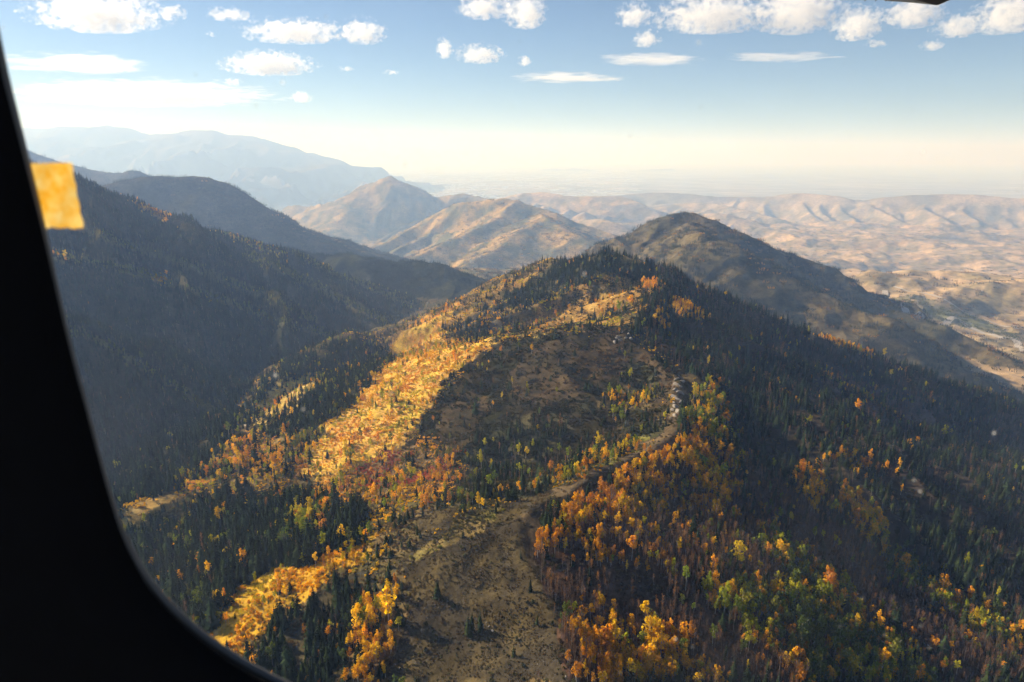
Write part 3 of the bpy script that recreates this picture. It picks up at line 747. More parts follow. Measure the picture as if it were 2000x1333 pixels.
def twig_crown(rnd, n=34, low=0.4):
    v, f = [], []
    for _ in range(n):
        a, z = rnd.uniform(0, 6.28), rnd.uniform(low, 0.93)
        l = rnd.uniform(0.05, 0.14) * (1.25 - z * 0.6)
        x, y = l * math.cos(a), l * math.sin(a)
        w = 0.0065
        m = len(v)
        v += [(0, 0, z), (x * 0.6 - w * math.sin(a), y * 0.6 + w * math.cos(a), z + l * 0.6), (x, y, z + l * rnd.uniform(0.9, 1.5)), (x * 0.6 + w * math.sin(a), y * 0.6 - w * math.cos(a), z + l * 0.55)]
        f.append((m, m + 1, m + 2, m + 3))
    return v, f

def shrub_crown(rnd, lobes=5, per=13, size=0.16):
    v, f = [], []
    for k in range(lobes):
        a, d = rnd.uniform(0, 6.28), rnd.uniform(0.1, 0.5)
        leaf_quads(rnd, (d * math.cos(a), d * math.sin(a), rnd.uniform(0.28, 0.6)), rnd.uniform(0.3, 0.45), rnd.uniform(0.28, 0.4), per, size, v, f)
    return v, f

proto_coll = {}
def proto(kind, verts, faces, mats, idx=None):
    c = proto_coll.setdefault(kind, bpy.data.collections.new(kind + '_shapes'))
    o = bpy.data.objects.new('%s_shape_%02d' % (kind, len(c.objects)), mesh_data(kind, verts, faces, mats, idx))
    c.objects.link(o)

PARTS = {}     # kind -> list of (trunk mesh, crown mesh) that the single trees share
def both(kind, tv, tf, cv, cf, tm, cm):
    PARTS.setdefault(kind, []).append((mesh_data('trunk', tv, tf, [tm]), mesh_data('crown', cv, cf, [cm])))
    v, f = list(tv), list(tf)
    add(v, f, cv, cf)
    proto(kind, v, f, [tm, cm], [0] * len(tf) + [1] * len(cf))

rnd = random.Random(3)
for k in range(9):
    both('conifer', *trunk(rnd, 0.92, 0.014), *conifer_crown(rnd, whorls=rnd.randint(9, 14), per=rnd.choice((6, 8, 10, 11)), width=rnd.uniform(0.13, 0.28), low=rnd.uniform(0.04, 0.2)), M_DARK_BARK, M_NEEDLE)
for k in range(6):
    both('aspen', *trunk(rnd, 0.9, 0.011, 0.03, 5), *aspen_crown(rnd, lobes=rnd.randint(6, 8), width=rnd.uniform(0.14, 0.20), low=rnd.uniform(0.36, 0.52)), M_PALE_BARK, M_LEAF)
for k in range(4):
    both('bare', *trunk(rnd, 0.95, 0.009, 0.03, 9), *twig_crown(rnd, 60), M_TWIG, M_LEAF)
for k in range(5):
    proto('shrub', *shrub_crown(rnd, lobes=rnd.randint(4, 6)), [M_LEAF])
for k in range(3):
    proto('tuft', *shrub_crown(rnd, lobes=2, per=7, size=0.3), [M_LEAF])
def patch(kind, n, radius, maker, mat, h):
    v, f = [], []
    for _ in range(n):
        a, d = rnd.uniform(0, 6.28), radius * math.sqrt(rnd.random())
        s = h * rnd.uniform(0.6, 1.2)
        cv, cf = maker()
        add(v, f, [(p[0] * s + d * math.cos(a), p[1] * s + d * math.sin(a), p[2] * s - 1.0) for p in cv], cf)
    proto(kind, v, f, [mat])
for k in range(4):
    patch('conifer_patch', 12, 15, lambda: conifer_crown(rnd, 6, 6, 0.2, 0.05), M_NEEDLE, 14)
    patch('leafy_patch', 12, 15, lambda: aspen_crown(rnd, 3, 9, 0.10, 0.24, 0.25), M_LEAF, 9)

# ------------------------------------------------------------------ where each plant stands
# chances per tree slot: conifer, aspen (gold), aspen (green), bare; then chance per shrub slot and its colours
GOLD = [(0.82, 0.48, 0.012), (0.82, 0.54, 0.015), (0.78, 0.40, 0.012)]
AMBER = [(0.68, 0.31, 0.015), (0.52, 0.23, 0.025), (0.74, 0.38, 0.015)]
LIME = [(0.36, 0.36, 0.02), (0.46, 0.41, 0.02), (0.24, 0.29, 0.025), (0.62, 0.46, 0.015)]
GREEN = [(0.10, 0.14, 0.03), (0.14, 0.17, 0.03), (0.20, 0.20, 0.03)]
TWIG = [(0.10, 0.07, 0.055), (0.13, 0.075, 0.05), (0.22, 0.11, 0.045), (0.32, 0.15, 0.04)]
S_ORANGE = [(0.80, 0.46, 0.02), (0.80, 0.52, 0.02), (0.78, 0.42, 0.03), (0.72, 0.36, 0.09), (0.80, 0.54, 0.03), (0.60, 0.50, 0.025), (0.42, 0.43, 0.03), (0.78, 0.52, 0.025), (0.74, 0.36, 0.04)]
S_YELLOW = [(0.80, 0.42, 0.01), (0.80, 0.50, 0.012), (0.74, 0.36, 0.015), (0.52, 0.40, 0.02)]
S_RED = [(0.40, 0.09, 0.05), (0.46, 0.16, 0.05), (0.50, 0.24, 0.03), (0.20, 0.20, 0.04), (0.55, 0.32, 0.03), (0.10, 0.11, 0.03)]
S_OLIVE = [(0.085, 0.085, 0.03), (0.11, 0.10, 0.035), (0.14, 0.10, 0.04), (0.07, 0.075, 0.03)]
S_BROWN = [(0.17, 0.11, 0.055), (0.13, 0.09, 0.05), (0.20, 0.13, 0.06), (0.10, 0.085, 0.04)]
S_RUSSET = [(0.10, 0.066, 0.042), (0.085, 0.06, 0.042), (0.15, 0.085, 0.035), (0.075, 0.06, 0.038)]
S_DARK = [(0.025, 0.030, 0.011), (0.034, 0.037, 0.012), (0.05, 0.047, 0.016), (0.03, 0.033, 0.013), (0.06, 0.044, 0.02), (0.042, 0.037, 0.016), (0.075, 0.065, 0.02)]  # dark scrub; on dim_slope it stands in for shade
S_LIME = [(0.24, 0.22, 0.03), (0.30, 0.26, 0.03), (0.15, 0.16, 0.035)]
S_STRAW = [(0.55, 0.40, 0.12), (0.48, 0.30, 0.08), (0.40, 0.30, 0.09)]
PLANTS = {   # zone: (conifer, gold, green, bare), shrub chance, shrub colours
    'slope_left': ((0.13, 0.002, 0.01, 0.02), 0.6, S_OLIVE + S_BROWN + S_ORANGE[:2]),
    'slope_right': ((0.42, 0.003, 0.012, 0.22), 0.25, S_OLIVE + S_BROWN),
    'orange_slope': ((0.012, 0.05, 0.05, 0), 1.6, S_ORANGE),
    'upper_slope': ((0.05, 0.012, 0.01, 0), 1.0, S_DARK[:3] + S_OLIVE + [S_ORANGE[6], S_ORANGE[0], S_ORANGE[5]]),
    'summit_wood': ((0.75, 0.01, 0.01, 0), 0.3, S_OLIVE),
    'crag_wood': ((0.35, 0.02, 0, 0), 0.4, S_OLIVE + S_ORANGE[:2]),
    'sun_band': ((0.02, 0.02, 0, 0), 0.5, S_STRAW + S_YELLOW),  # straw and yellow scrub brighten the painted sunlit band
    'dim_slope': ((0.035, 0.002, 0.006, 0.02), 0.75, S_DARK),  # dark scrub colours help paint this slope's shade
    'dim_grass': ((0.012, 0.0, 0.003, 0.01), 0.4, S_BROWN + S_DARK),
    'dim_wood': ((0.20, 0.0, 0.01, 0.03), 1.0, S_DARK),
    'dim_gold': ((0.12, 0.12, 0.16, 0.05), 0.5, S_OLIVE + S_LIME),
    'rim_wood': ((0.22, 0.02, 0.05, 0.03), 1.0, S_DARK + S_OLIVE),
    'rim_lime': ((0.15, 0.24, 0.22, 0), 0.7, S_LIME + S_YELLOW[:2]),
    'crest_grass': ((0.006, 0, 0, 0), 0.32, S_OLIVE + [(0.10, 0.095, 0.06), (0.12, 0.09, 0.05), (0.14, 0.11, 0.06)]),
    'crest_path': ((0.0, 0, 0, 0), 0.03, S_BROWN),
    'lime_strip': ((0.012, 0, 0, 0), 0.75, S_LIME + S_OLIVE[:2]),
    'yellow_scrub': ((0.02, 0.04, 0.02, 0), 1.3, S_YELLOW),
    'spur_wood': ((0.74, 0.008, 0.04, 0.05), 0.4, S_OLIVE + S_BROWN),
    'spur_meadow': ((0.02, 0.05, 0, 0), 0.5, S_STRAW),
    'red_mix': ((0.045, 0.025, 0.02, 0.03), 1.3, S_RED + S_ORANGE[:3]),
    'lime_pocket': ((0.05, 0.12, 0.55, 0), 0.8, S_LIME + S_YELLOW[:1]),
    'low_wood': ((0.72, 0.02, 0.02, 0.05), 0.4, S_BROWN),
    'gold_tongue': ((0.05, 0.78, 0.03, 0.05), 0.5, S_BROWN + S_OLIVE),
    'canyon_side': ((0.8, 0.0, 0.01, 0.05), 0.3, S_OLIVE),
    'canyon_floor': ((0.20, 0.10, 0.22, 0.02), 0.8, S_OLIVE + S_ORANGE),
    'canyon_gold': ((0.22, 0.40, 0.15, 0), 0.8, S_ORANGE),
    'knoll_wood': ((0.68, 0.01, 0.06, 0.02), 0.4, S_OLIVE),
    'knoll_meadow': ((0.07, 0.02, 0.03, 0), 0.45, S_STRAW),
    'bare_slope': ((0.03, 0.010, 0.02, 0.78), 0.6, S_RUSSET),
    'gold_edge': ((0.02, 0.56, 0.05, 0.22), 0.5, S_BROWN),
    'gold_thin': ((0.02, 0.15, 0.01, 0.55), 0.5, S_BROWN),
    'lime_edge': ((0.06, 0.25, 0.58, 0.03), 0.4, S_OLIVE),
    'gold_bottom': ((0.01, 0.62, 0.02, 0.28), 0.6, S_BROWN + AMBER[:1]),
    'lime_slope': ((0.04, 0.14, 0.72, 0.06), 0.4, S_OLIVE),
    'gold_patch': ((0.03, 0.75, 0.06, 0.03), 0.4, S_BROWN),
    'gold_faint': ((0.15, 0.40, 0.05, 0.25), 0.4, S_BROWN),
    'lime_low': ((0.12, 0.16, 0.55, 0.08), 0.4, S_OLIVE),
    'grey_wood': ((0.15, 0.02, 0.05, 0.62), 0.5, S_BROWN),
    'gold_ridge_top': ((0.05, 0.85, 0.03, 0), 0.3, S_OLIVE),
    'gold_spur_top': ((0.15, 0.65, 0.15, 0), 0.3, S_ORANGE),
    'left_gold': ((0.2, 0.65, 0.05, 0), 0.5, S_ORANGE),
    'left_rimlight': ((0.34, 0.004, 0.34, 0.0), 0.5, S_OLIVE),  # extra pale aspens on the spur crests stand in for rim light
    'left_lime': ((0.4, 0.12, 0.40, 0), 0.4, S_OLIVE),
    'none': ((0.0, 0, 0, 0), 0.0, S_OLIVE),
    'valley_green': ((0.0, 0, 0, 0), 0.0, S_OLIVE),
}
OWNER_TREES = {LEFT: (0.60, 0.0005, 0.07, 0.03)}
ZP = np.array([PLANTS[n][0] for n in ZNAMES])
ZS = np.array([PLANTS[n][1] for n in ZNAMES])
HEIGHT = {'conifer': 12.0, 'gold': 9.2, 'green': 9.0, 'bare': 8.6}

def scatter(r0, r1, spacing, a0=-42.5, a1=42.5):
    a0, a1 = math.radians(a0), math.radians(a1)
    n = int(0.5 * (a1 - a0) * (r1 * r1 - r0 * r0) / spacing ** 2)
    a = rng.uniform(a0, a1, n); r = np.sqrt(rng.uniform(r0 * r0, r1 * r1, n))
    x, y = r * np.sin(a), r * np.cos(a)
    fi, fj = grid_index(x, y)
    z = bilinear(GZ, fi, fj)
    ow = GO[np.clip(np.round(fj).astype(int), 0, NR - 1), np.clip(np.round(fi).astype(int), 0, NA - 1)]
    sky = bilinear(CUM, fi, fj)
    # keep what shows above the nearer land, with some slack for a look from beside
    keep = (z + 22 + 0.012 * r) / r >= sky
    u, v, d = to_pixel(x, y, z)
    keep &= (v < 1420) & (u > -160) & (u < 2160)
    return x[keep], y[keep], z[keep], ow[keep], r[keep]

def pick(pal, n):
    return np.array(pal)[rng.integers(0, len(pal), n)]

TREES = {k: [] for k in ('conifer', 'gold', 'green', 'bare')}
for r0, r1, sp in ((170, 700, 2.4), (700, 1600, 3.7), (1600, 2750, 5.2)):
    x, y, z, ow, r = scatter(r0, r1, sp)
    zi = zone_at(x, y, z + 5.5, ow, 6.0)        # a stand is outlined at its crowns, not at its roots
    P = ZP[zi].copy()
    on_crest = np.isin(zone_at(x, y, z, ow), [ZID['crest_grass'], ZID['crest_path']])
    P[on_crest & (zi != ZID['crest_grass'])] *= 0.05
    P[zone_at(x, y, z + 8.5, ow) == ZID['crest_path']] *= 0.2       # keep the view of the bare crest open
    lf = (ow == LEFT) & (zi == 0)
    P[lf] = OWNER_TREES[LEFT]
    P[~np.isin(ow, (NEAR, LEFT))] = 0
    clump = [np.exp(1.2 * fbm(x / 34, y / 34, 3, 200)), np.exp(2.4 * fbm(x / 24, y / 24, 3, 210)), np.exp(2.2 * fbm(x / 26, y / 26, 3, 220)), np.exp(1.6 * fbm(x / 40, y / 40, 3, 230))]
    tot = P.sum(1)
    Q = P * np.stack(clump, 1)
    Q *= (tot / np.maximum(Q.sum(1), 1e-9))[:, None]
    open_ = np.clip(0.80 + 1.3 * fbm(x / 48, y / 48, 3, 240), 0.12, 1.2)      # glades
    grove = np.isin(zi, [ZID[q] for q in ('gold_edge', 'gold_bottom', 'lime_slope', 'lime_edge', 'gold_patch', 'gold_tongue', 'lime_low', 'gold_ridge_top')])
    open_ = np.where(grove, np.maximum(open_, 0.8), open_)
    Q *= open_[:, None]
    c = np.cumsum(Q, 1)
    w = rng.random(len(x))
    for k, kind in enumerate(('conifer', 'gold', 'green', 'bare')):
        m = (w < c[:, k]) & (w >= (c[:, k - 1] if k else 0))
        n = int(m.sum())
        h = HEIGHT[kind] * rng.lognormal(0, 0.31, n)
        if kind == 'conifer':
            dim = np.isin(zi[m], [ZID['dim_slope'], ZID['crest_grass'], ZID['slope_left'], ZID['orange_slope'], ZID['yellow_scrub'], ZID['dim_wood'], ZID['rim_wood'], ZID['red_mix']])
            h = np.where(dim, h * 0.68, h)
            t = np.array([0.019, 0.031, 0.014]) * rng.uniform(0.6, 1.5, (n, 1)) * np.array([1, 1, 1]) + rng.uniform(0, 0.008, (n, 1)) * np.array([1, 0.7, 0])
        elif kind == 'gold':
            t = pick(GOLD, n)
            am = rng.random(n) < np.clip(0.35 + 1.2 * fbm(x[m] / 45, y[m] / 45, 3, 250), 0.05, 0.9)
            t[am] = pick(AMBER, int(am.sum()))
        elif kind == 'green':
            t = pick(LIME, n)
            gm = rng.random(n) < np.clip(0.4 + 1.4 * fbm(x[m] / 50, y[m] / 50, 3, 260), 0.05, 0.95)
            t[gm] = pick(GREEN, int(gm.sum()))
            rm_ = zi[m] == ZID['left_rimlight']
            t[rm_] = pick([(0.17, 0.18, 0.035), (0.13, 0.15, 0.03), (0.22, 0.20, 0.035)], int(rm_.sum()))  # brighter olive tints imitate grazing light on the spur crests
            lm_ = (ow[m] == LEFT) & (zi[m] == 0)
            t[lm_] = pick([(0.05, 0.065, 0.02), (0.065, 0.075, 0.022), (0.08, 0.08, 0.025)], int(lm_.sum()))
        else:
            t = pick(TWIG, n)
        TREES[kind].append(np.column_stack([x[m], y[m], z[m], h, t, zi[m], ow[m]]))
TREES = {k: np.vstack(v) for k, v in TREES.items()}

SHRUBS = []
for r0, r1, sp in ((170, 750, 1.9), (750, 1350, 2.3), (1350, 2300, 3.6)):
    x, y, z, ow, r = scatter(r0, r1, sp)
    m = ow == NEAR
    x, y, z, ow, r = x[m], y[m], z[m], ow[m], r[m]
    zi = zone_at(x, y, z, ow, 9.0)
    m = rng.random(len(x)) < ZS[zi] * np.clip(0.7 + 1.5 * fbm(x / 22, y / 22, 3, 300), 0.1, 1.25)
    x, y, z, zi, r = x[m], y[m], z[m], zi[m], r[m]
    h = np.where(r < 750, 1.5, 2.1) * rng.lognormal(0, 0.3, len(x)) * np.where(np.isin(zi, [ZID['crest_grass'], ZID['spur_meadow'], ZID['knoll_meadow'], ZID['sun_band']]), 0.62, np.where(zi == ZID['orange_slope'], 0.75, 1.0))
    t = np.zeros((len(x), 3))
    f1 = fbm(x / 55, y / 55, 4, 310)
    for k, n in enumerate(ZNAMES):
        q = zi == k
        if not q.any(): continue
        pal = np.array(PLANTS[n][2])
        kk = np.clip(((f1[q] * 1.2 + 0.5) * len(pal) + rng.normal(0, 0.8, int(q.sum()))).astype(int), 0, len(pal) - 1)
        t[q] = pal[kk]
    SHRUBS.append(np.column_stack([x, y, z, h, t, zi, zi * 0]))
SHRUBS = np.vstack(SHRUBS)

x, y, z, ow, r = scatter(170, 640, 1.1)
zi = zone_at(x, y, z, ow)
m = np.isin(zi, [ZID['crest_grass'], ZID['dim_slope'], ZID['lime_strip'], ZID['slope_left']]) & (rng.random(len(x)) < np.clip(0.5 + 1.2 * fbm(x / 14, y / 14, 3, 320), 0.08, 1))
TUFTS = np.column_stack([x[m], y[m], z[m], 0.62 * rng.lognormal(0, 0.35, int(m.sum())), pick([(0.13, 0.092, 0.048), (0.10, 0.07, 0.038), (0.17, 0.12, 0.06), (0.075, 0.066, 0.03)], int(m.sum())), zi[m], ow[m]])

PATCHES = {'conifer_patch': [], 'leafy_patch': []}
for r0, r1, sp in ((1900, 4600, 19.0), (4600, 7500, 34.0), (7500, 14000, 62.0)):
    x, y, z, ow, r = scatter(r0, r1, sp)
    f1 = fbm(x / 190, y / 190, 4, 400); f2 = fbm(x / 90, y / 90, 3, 410)
    dens = {BACK: 0.85, SPUR: 1.0, HAZY: 0.7, CANYON: 0.16, BAND: 0.20, ROUND: 0.40, DIST: 0.03, RRANGE: 0.06, LEFT: 0.95}
    D = np.zeros(len(x))
    for k, dv in dens.items(): D[ow == k] = dv
    D[(ow == LEFT) & (r < 2700)] = 0
    zi = zone_at(x, y, z, ow)
    con = rng.random(len(x)) < D * np.clip(1 + 2.2 * f1, 0, 2)
    PATCHES['conifer_patch'].append(np.column_stack([x, y, z, rng.uniform(0.8, 1.15, len(x)) * np.where(r > 7500, 1.7, np.where(r > 4600, 1.25, 1.0)), np.array([0.026, 0.036, 0.02]) * rng.uniform(0.7, 1.5, (len(x), 1)), zi, ow])[con])
    L_ = {BAND: 0.40, CANYON: 0.30, ROUND: 0.30, DIST: 0.12, RRANGE: 0.15, BACK: 0.1}
    D = np.zeros(len(x))
    for k, dv in L_.items(): D[ow == k] = dv
    D[zi == ZID['valley_green']] = 0.8
    lea = ~con & (rng.random(len(x)) < D * np.clip(1 + 2.5 * f2, 0, 2.2))
    tint = pick([(0.12, 0.10, 0.04), (0.16, 0.12, 0.045), (0.09, 0.09, 0.035), (0.30, 0.17, 0.05), (0.40, 0.22, 0.05)], len(x))
    vg = zi == ZID['valley_green']
    tint[vg] = pick([(0.16, 0.18, 0.05), (0.24, 0.22, 0.06), (0.10, 0.12, 0.04)], int(vg.sum()))
    PATCHES['leafy_patch'].append(np.column_stack([x, y, z, rng.uniform(0.7, 1.1, len(x)) * np.where(r > 7500, 1.5, np.where(r > 4600, 1.2, 0.9)), tint, zi, ow])[lea])
PATCHES = {k: np.vstack(v) for k, v in PATCHES.items()}

# ------------------------------------------------------------------ the nearest trees one by one, the rest of each wood as one mass
WINDOW_EDGE = [(-2, 118), (40, 283), (85, 460), (130, 655), (172, 815), (218, 985), (255, 1085), (310, 1175), (400, 1262), (520, 1338)]
PLACE = {
    'crest_grass': 'standing alone on the dry grass of the near crest', 'gold_edge': 'along the grassy crest at the top of the shaded slope', 'gold_thin': 'in the thin stand below the crest on the shaded slope',
    'gold_bottom': 'beside the grey rocky ground at the foot of the picture', 'lime_slope': 'in the yellow-green stand low on the shaded slope', 'bare_slope': 'among leafless aspens on the shaded slope',
    'lime_edge': 'in the clump beside the pale crest rocks', 'gold_patch': 'in the small gold patch beside a bare hollow', 'gold_tongue': 'in the gold tongue below the dark conifers',
    'low_wood': 'in the dark block below the yellow scrub', 'yellow_scrub': 'rising out of the bright yellow scrub', 'spur_wood': 'on the wooded spur near the window frame',
    'slope_left': 'on the scrubby flank left of the grassy crest', 'slope_right': 'on the dark wooded flank right of the crest', 'dim_slope': 'on the brown slope below the ridge rocks', 'dim_wood': 'in a dark clump on the brown slope', 'dim_grass': 'on the brown grass under the ridge rocks',
    'rim_wood': 'in the dark strip behind the grassy crest', 'rim_lime': 'in the bright strip just behind the grassy crest', 'lime_low': 'in the mixed band at the far foot of the shaded slope', 'red_mix': 'among red and orange scrub below the brown slope',
    'crest_path': 'on the pale top of the near crest', 'lime_pocket': 'in the bright lime pocket below the spur', 'lime_strip': 'by the green scrub strip on the near crest',
}
KIND = {'conifer': ('conifer_tree', 'conifer', 'dark conical conifer', 'conifer', 300), 'gold': ('golden_aspen', 'aspen', 'golden aspen', 'aspen', 300),
        'green': ('green_aspen', 'aspen', 'yellow-green aspen', 'aspen', 220), 'bare': ('bare_aspen', 'bare', 'leafless grey aspen', 'aspen', 200)}
FOREST = {'conifer': ('conifer_forest', 'dark conifers covering the canyon sides and shaded flanks'), 'gold': ('golden_aspen_forest', 'gold and orange aspens scattered in stands over the ridge'),
          'green': ('green_aspen_forest', 'yellow-green aspens in stands over the ridge'), 'bare': ('bare_aspen_forest', 'leafless grey-brown aspens covering the shaded slope')}

def point_cloud_forest(name, label, rows, kind, wide=1.0, tall=1.0):
    """one object: a point for every plant, each carrying a copy of one of the shapes"""
    n = len(rows)
    me = bpy.data.meshes.new(name)
    me.vertices.add(n)
    me.vertices.foreach_set('co', rows[:, :3].astype(np.float32).ravel())
    a = me.attributes.new('tint', 'FLOAT_COLOR', 'POINT'); a.data.foreach_set('color', np.hstack([rows[:, 4:7], np.ones((n, 1))]).astype(np.float32).ravel())
    s = rows[:, 3:4] * np.hstack([np.full((n, 2), wide), np.full((n, 1), tall)]) * np.hstack([rng.uniform(0.8, 1.25, (n, 1))] * 2 + [np.ones((n, 1))])
    a = me.attributes.new('size', 'FLOAT_VECTOR', 'POINT'); a.data.foreach_set('vector', s.astype(np.float32).ravel())
    rot = np.column_stack([rng.normal(0, 0.04, n), rng.normal(0, 0.04, n), rng.uniform(0, 6.283, n)])
    a = me.attributes.new('turn', 'FLOAT_VECTOR', 'POINT'); a.data.foreach_set('vector', rot.astype(np.float32).ravel())
    a = me.attributes.new('shape', 'INT', 'POINT'); a.data.foreach_set('value', rng.integers(0, len(proto_coll[kind].objects), n).astype(np.int32))
    o = bpy.data.objects.new(name, me); col.objects.link(o)
    ng = bpy.data.node_groups.new(name + '_nodes', 'GeometryNodeTree')
    ng.interface.new_socket('Geometry', in_out='INPUT', socket_type='NodeSocketGeometry'); ng.interface.new_socket('Geometry', in_out='OUTPUT', socket_type='NodeSocketGeometry')
    G = ng.nodes; K = ng.links
    gi, go_ = G.new('NodeGroupInput'), G.new('NodeGroupOutput')
    ci = G.new('GeometryNodeCollectionInfo'); ci.inputs['Collection'].default_value = proto_coll[kind]
    ci.inputs['Separate Children'].default_value = True; ci.inputs['Reset Children'].default_value = True
    iop = G.new('GeometryNodeInstanceOnPoints'); iop.inputs['Pick Instance'].default_value = True
    def named(t, nm):
        q = G.new('GeometryNodeInputNamedAttribute'); q.data_type = t; q.inputs['Name'].default_value = nm
        return q.outputs['Attribute']
    e2r = G.new('FunctionNodeEulerToRotation')
    K.new(named('FLOAT_VECTOR', 'turn'), e2r.inputs[0])
    K.new(gi.outputs[0], iop.inputs['Points']); K.new(ci.outputs[0], iop.inputs['Instance'])
    K.new(named('INT', 'shape'), iop.inputs['Instance Index']); K.new(e2r.outputs[0], iop.inputs['Rotation']); K.new(named('FLOAT_VECTOR', 'size'), iop.inputs['Scale'])
    K.new(iop.outputs[0], go_.inputs[0])
    md = o.modifiers.new('plants', 'NODES'); md.node_group = ng
    tag(o, label, kind='stuff')
    return o

n_single = 0
for kind, (nm, shape, look, cat, limit) in KIND.items():
    T = TREES[kind]
    u, v, d = to_pixel(T[:, 0], T[:, 1], T[:, 2] + 0.5 * T[:, 3])
    edge = np.interp(v, [p[1] for p in WINDOW_EDGE], [p[0] for p in WINDOW_EDGE])
    fi, fj = grid_index(T[:, 0], T[:, 1])
    seen = (u > edge + 15) & (u < 1990) & (v < 1322) & ((T[:, 2] + 0.7 * T[:, 3]) / np.hypot(T[:, 0], T[:, 1]) >= bilinear(CUM, fi, fj))
    size = np.where(seen, T[:, 3] / d, 0)
    order = np.argsort(-size)[:limit]
    order = order[size[order] > 0]
    for k in order:
        zn = ZNAMES[int(T[k, 7])]
        pl = PLACE.get(zn, 'on the flank of the winding ridge')
        r = bpy.data.objects.new(nm, None)
        r.location = T[k, :3]; r.rotation_euler = (0, 0, random.uniform(0, 6.28)); h = T[k, 3]; w = h * random.uniform(0.85, 1.2); r.scale = (w, w, h)
        col.objects.link(r)
        rel = T[k, 3] / HEIGHT[kind]
        look_k = ('tall ' if rel > 1.25 else 'short ' if rel < 0.9 and kind != 'conifer' or rel < 0.75 else '') + look
        if kind == 'gold' and T[k, 5] / T[k, 4] < 0.5: look_k = look_k.replace('golden', 'amber-orange')
        if kind == 'green' and T[k, 4] > 0.35: look_k = look_k.replace('yellow-green', 'yellowing')
        if kind == 'green' and T[k, 4] < 0.19: look_k = look_k.replace('yellow-green', 'dark green')
        tag(r, look_k + ' ' + pl, cat, look_k + ' trees ' + pl)
        tm, cm = random.choice(PARTS[shape])
        for pn, me in (('trunk', tm), ('crown', cm)):
            c = bpy.data.objects.new(pn, me); c.parent = r; col.objects.link(c)
            if pn == 'crown': c['tint'] = [float(q) for q in T[k, 4:7]]
        n_single += 1
    rest = np.ones(len(T), bool); rest[order] = False
    point_cloud_forest(FOREST[kind][0], FOREST[kind][1], T[rest], shape)
point_cloud_forest('shrub_cover', 'low autumn shrubs in orange, olive and brown over the ridge slopes', SHRUBS, 'shrub', 0.9, 0.9)
point_cloud_forest('dry_grass', 'tufts of dry brown grass on the near crest', TUFTS, 'tuft', 1.0, 0.8)
point_cloud_forest('distant_conifer_forest', 'distant dark conifers on the hazy mountains', PATCHES['conifer_patch'], 'conifer_patch')
point_cloud_forest('distant_scrub_cover', 'distant brown and orange scrub on the hazy mountains', PATCHES['leafy_patch'], 'leafy_patch')
print('PLANTS', {k: len(v) for k, v in TREES.items()}, len(SHRUBS), len(TUFTS), {k: len(v) for k, v in PATCHES.items()}, n_single)

# ------------------------------------------------------------------ haze: one closed box of thin pale air round everything
def box_mesh(name, lo, hi, mat):
    x0, y0, z0 = lo; x1, y1, z1 = hi
    v = [(x0, y0, z0), (x1, y0, z0), (x1, y1, z0), (x0, y1, z0), (x0, y0, z1), (x1, y0, z1), (x1, y1, z1), (x0, y1, z1)]
    f = [(3, 2, 1, 0), (4, 5, 6, 7), (0, 1, 5, 4), (1, 2, 6, 5), (2, 3, 7, 6), (3, 0, 4, 7)]
    return link_mesh(name, v, f, mat)
m_haze, N, L = new_mat('pale_air')
ho = node(N, 'ShaderNodeOutputMaterial'); hv = node(N, 'ShaderNodeVolumePrincipled')
hv.inputs['Color'].default_value = (0.36, 0.56, 1.0, 1)
hv.inputs['Absorption Color'].default_value = (1, 1, 1, 1)
hv.inputs['Density'].default_value = 7.4e-5
hv.inputs['Anisotropy'].default_value = 0.18
L.new(hv.outputs[0], ho.inputs['Volume'])
haze = box_mesh('haze', (-100000, -35000, PLAIN_Z - 70), (100000, 100000, float(GZ.max()) + 40), m_haze)
tag(haze, 'thin pale haze lying over the valleys and plain', kind='stuff')

# ------------------------------------------------------------------ rocks on the crest
M_ROCK = plain_mat('grey_rock', (0.23, 0.205, 0.18), 0.9, 0, 1.2, 0.35)
def rock_mesh(seed):
    bm = bmesh.new()
    bmesh.ops.create_icosphere(bm, subdivisions=2, radius=1)
    r_ = random.Random(seed)
    planes = [(Vector((r_.gauss(0, 1), r_.gauss(0, 1), r_.gauss(0.2, 1))).normalized(), r_.uniform(0.55, 0.85)) for _ in range(9)]
    for v in bm.verts:
        for n, d in planes:
            k = v.co.dot(n) - d
            if k > 0: v.co -= n * k
        v.co.x *= 1.3
    me = bpy.data.meshes.new('rock'); bm.to_mesh(me); bm.free()
    me.materials.append(M_ROCK)
    return me
ROCKS = [rock_mesh(k) for k in range(5)]
SPOTS = [('pale grey rock in the line of rocks along the crest', 'rocks along the crest', [(1326, 735), (1322, 742), (1332, 748), (1321, 752), (1329, 758), (1319, 764), (1327, 768), (1334, 772), (1317, 776), (1324, 781), (1316, 788), (1330, 790), (1320, 796), (1314, 802), (1325, 806), (1318, 812), (1311, 818)], 3.0),
         ('grey rock on the small rocky knoll behind the crest rocks', 'rocks on the knoll', [(1215, 650), (1208, 658), (1222, 662), (1212, 667), (1228, 655), (1204, 664), (1200, 672), (1232, 664)], 3.2),
         ('grey rock half sunk in the dry grass of the near crest', 'rocks in the dry grass', [(1085, 1165), (1076, 1150), (955, 1228), (962, 1236), (1098, 1178), (1050, 1300), (1062, 1296), (950, 1220), (1120, 1310), (1105, 1322), (985, 985)], 0.7)]
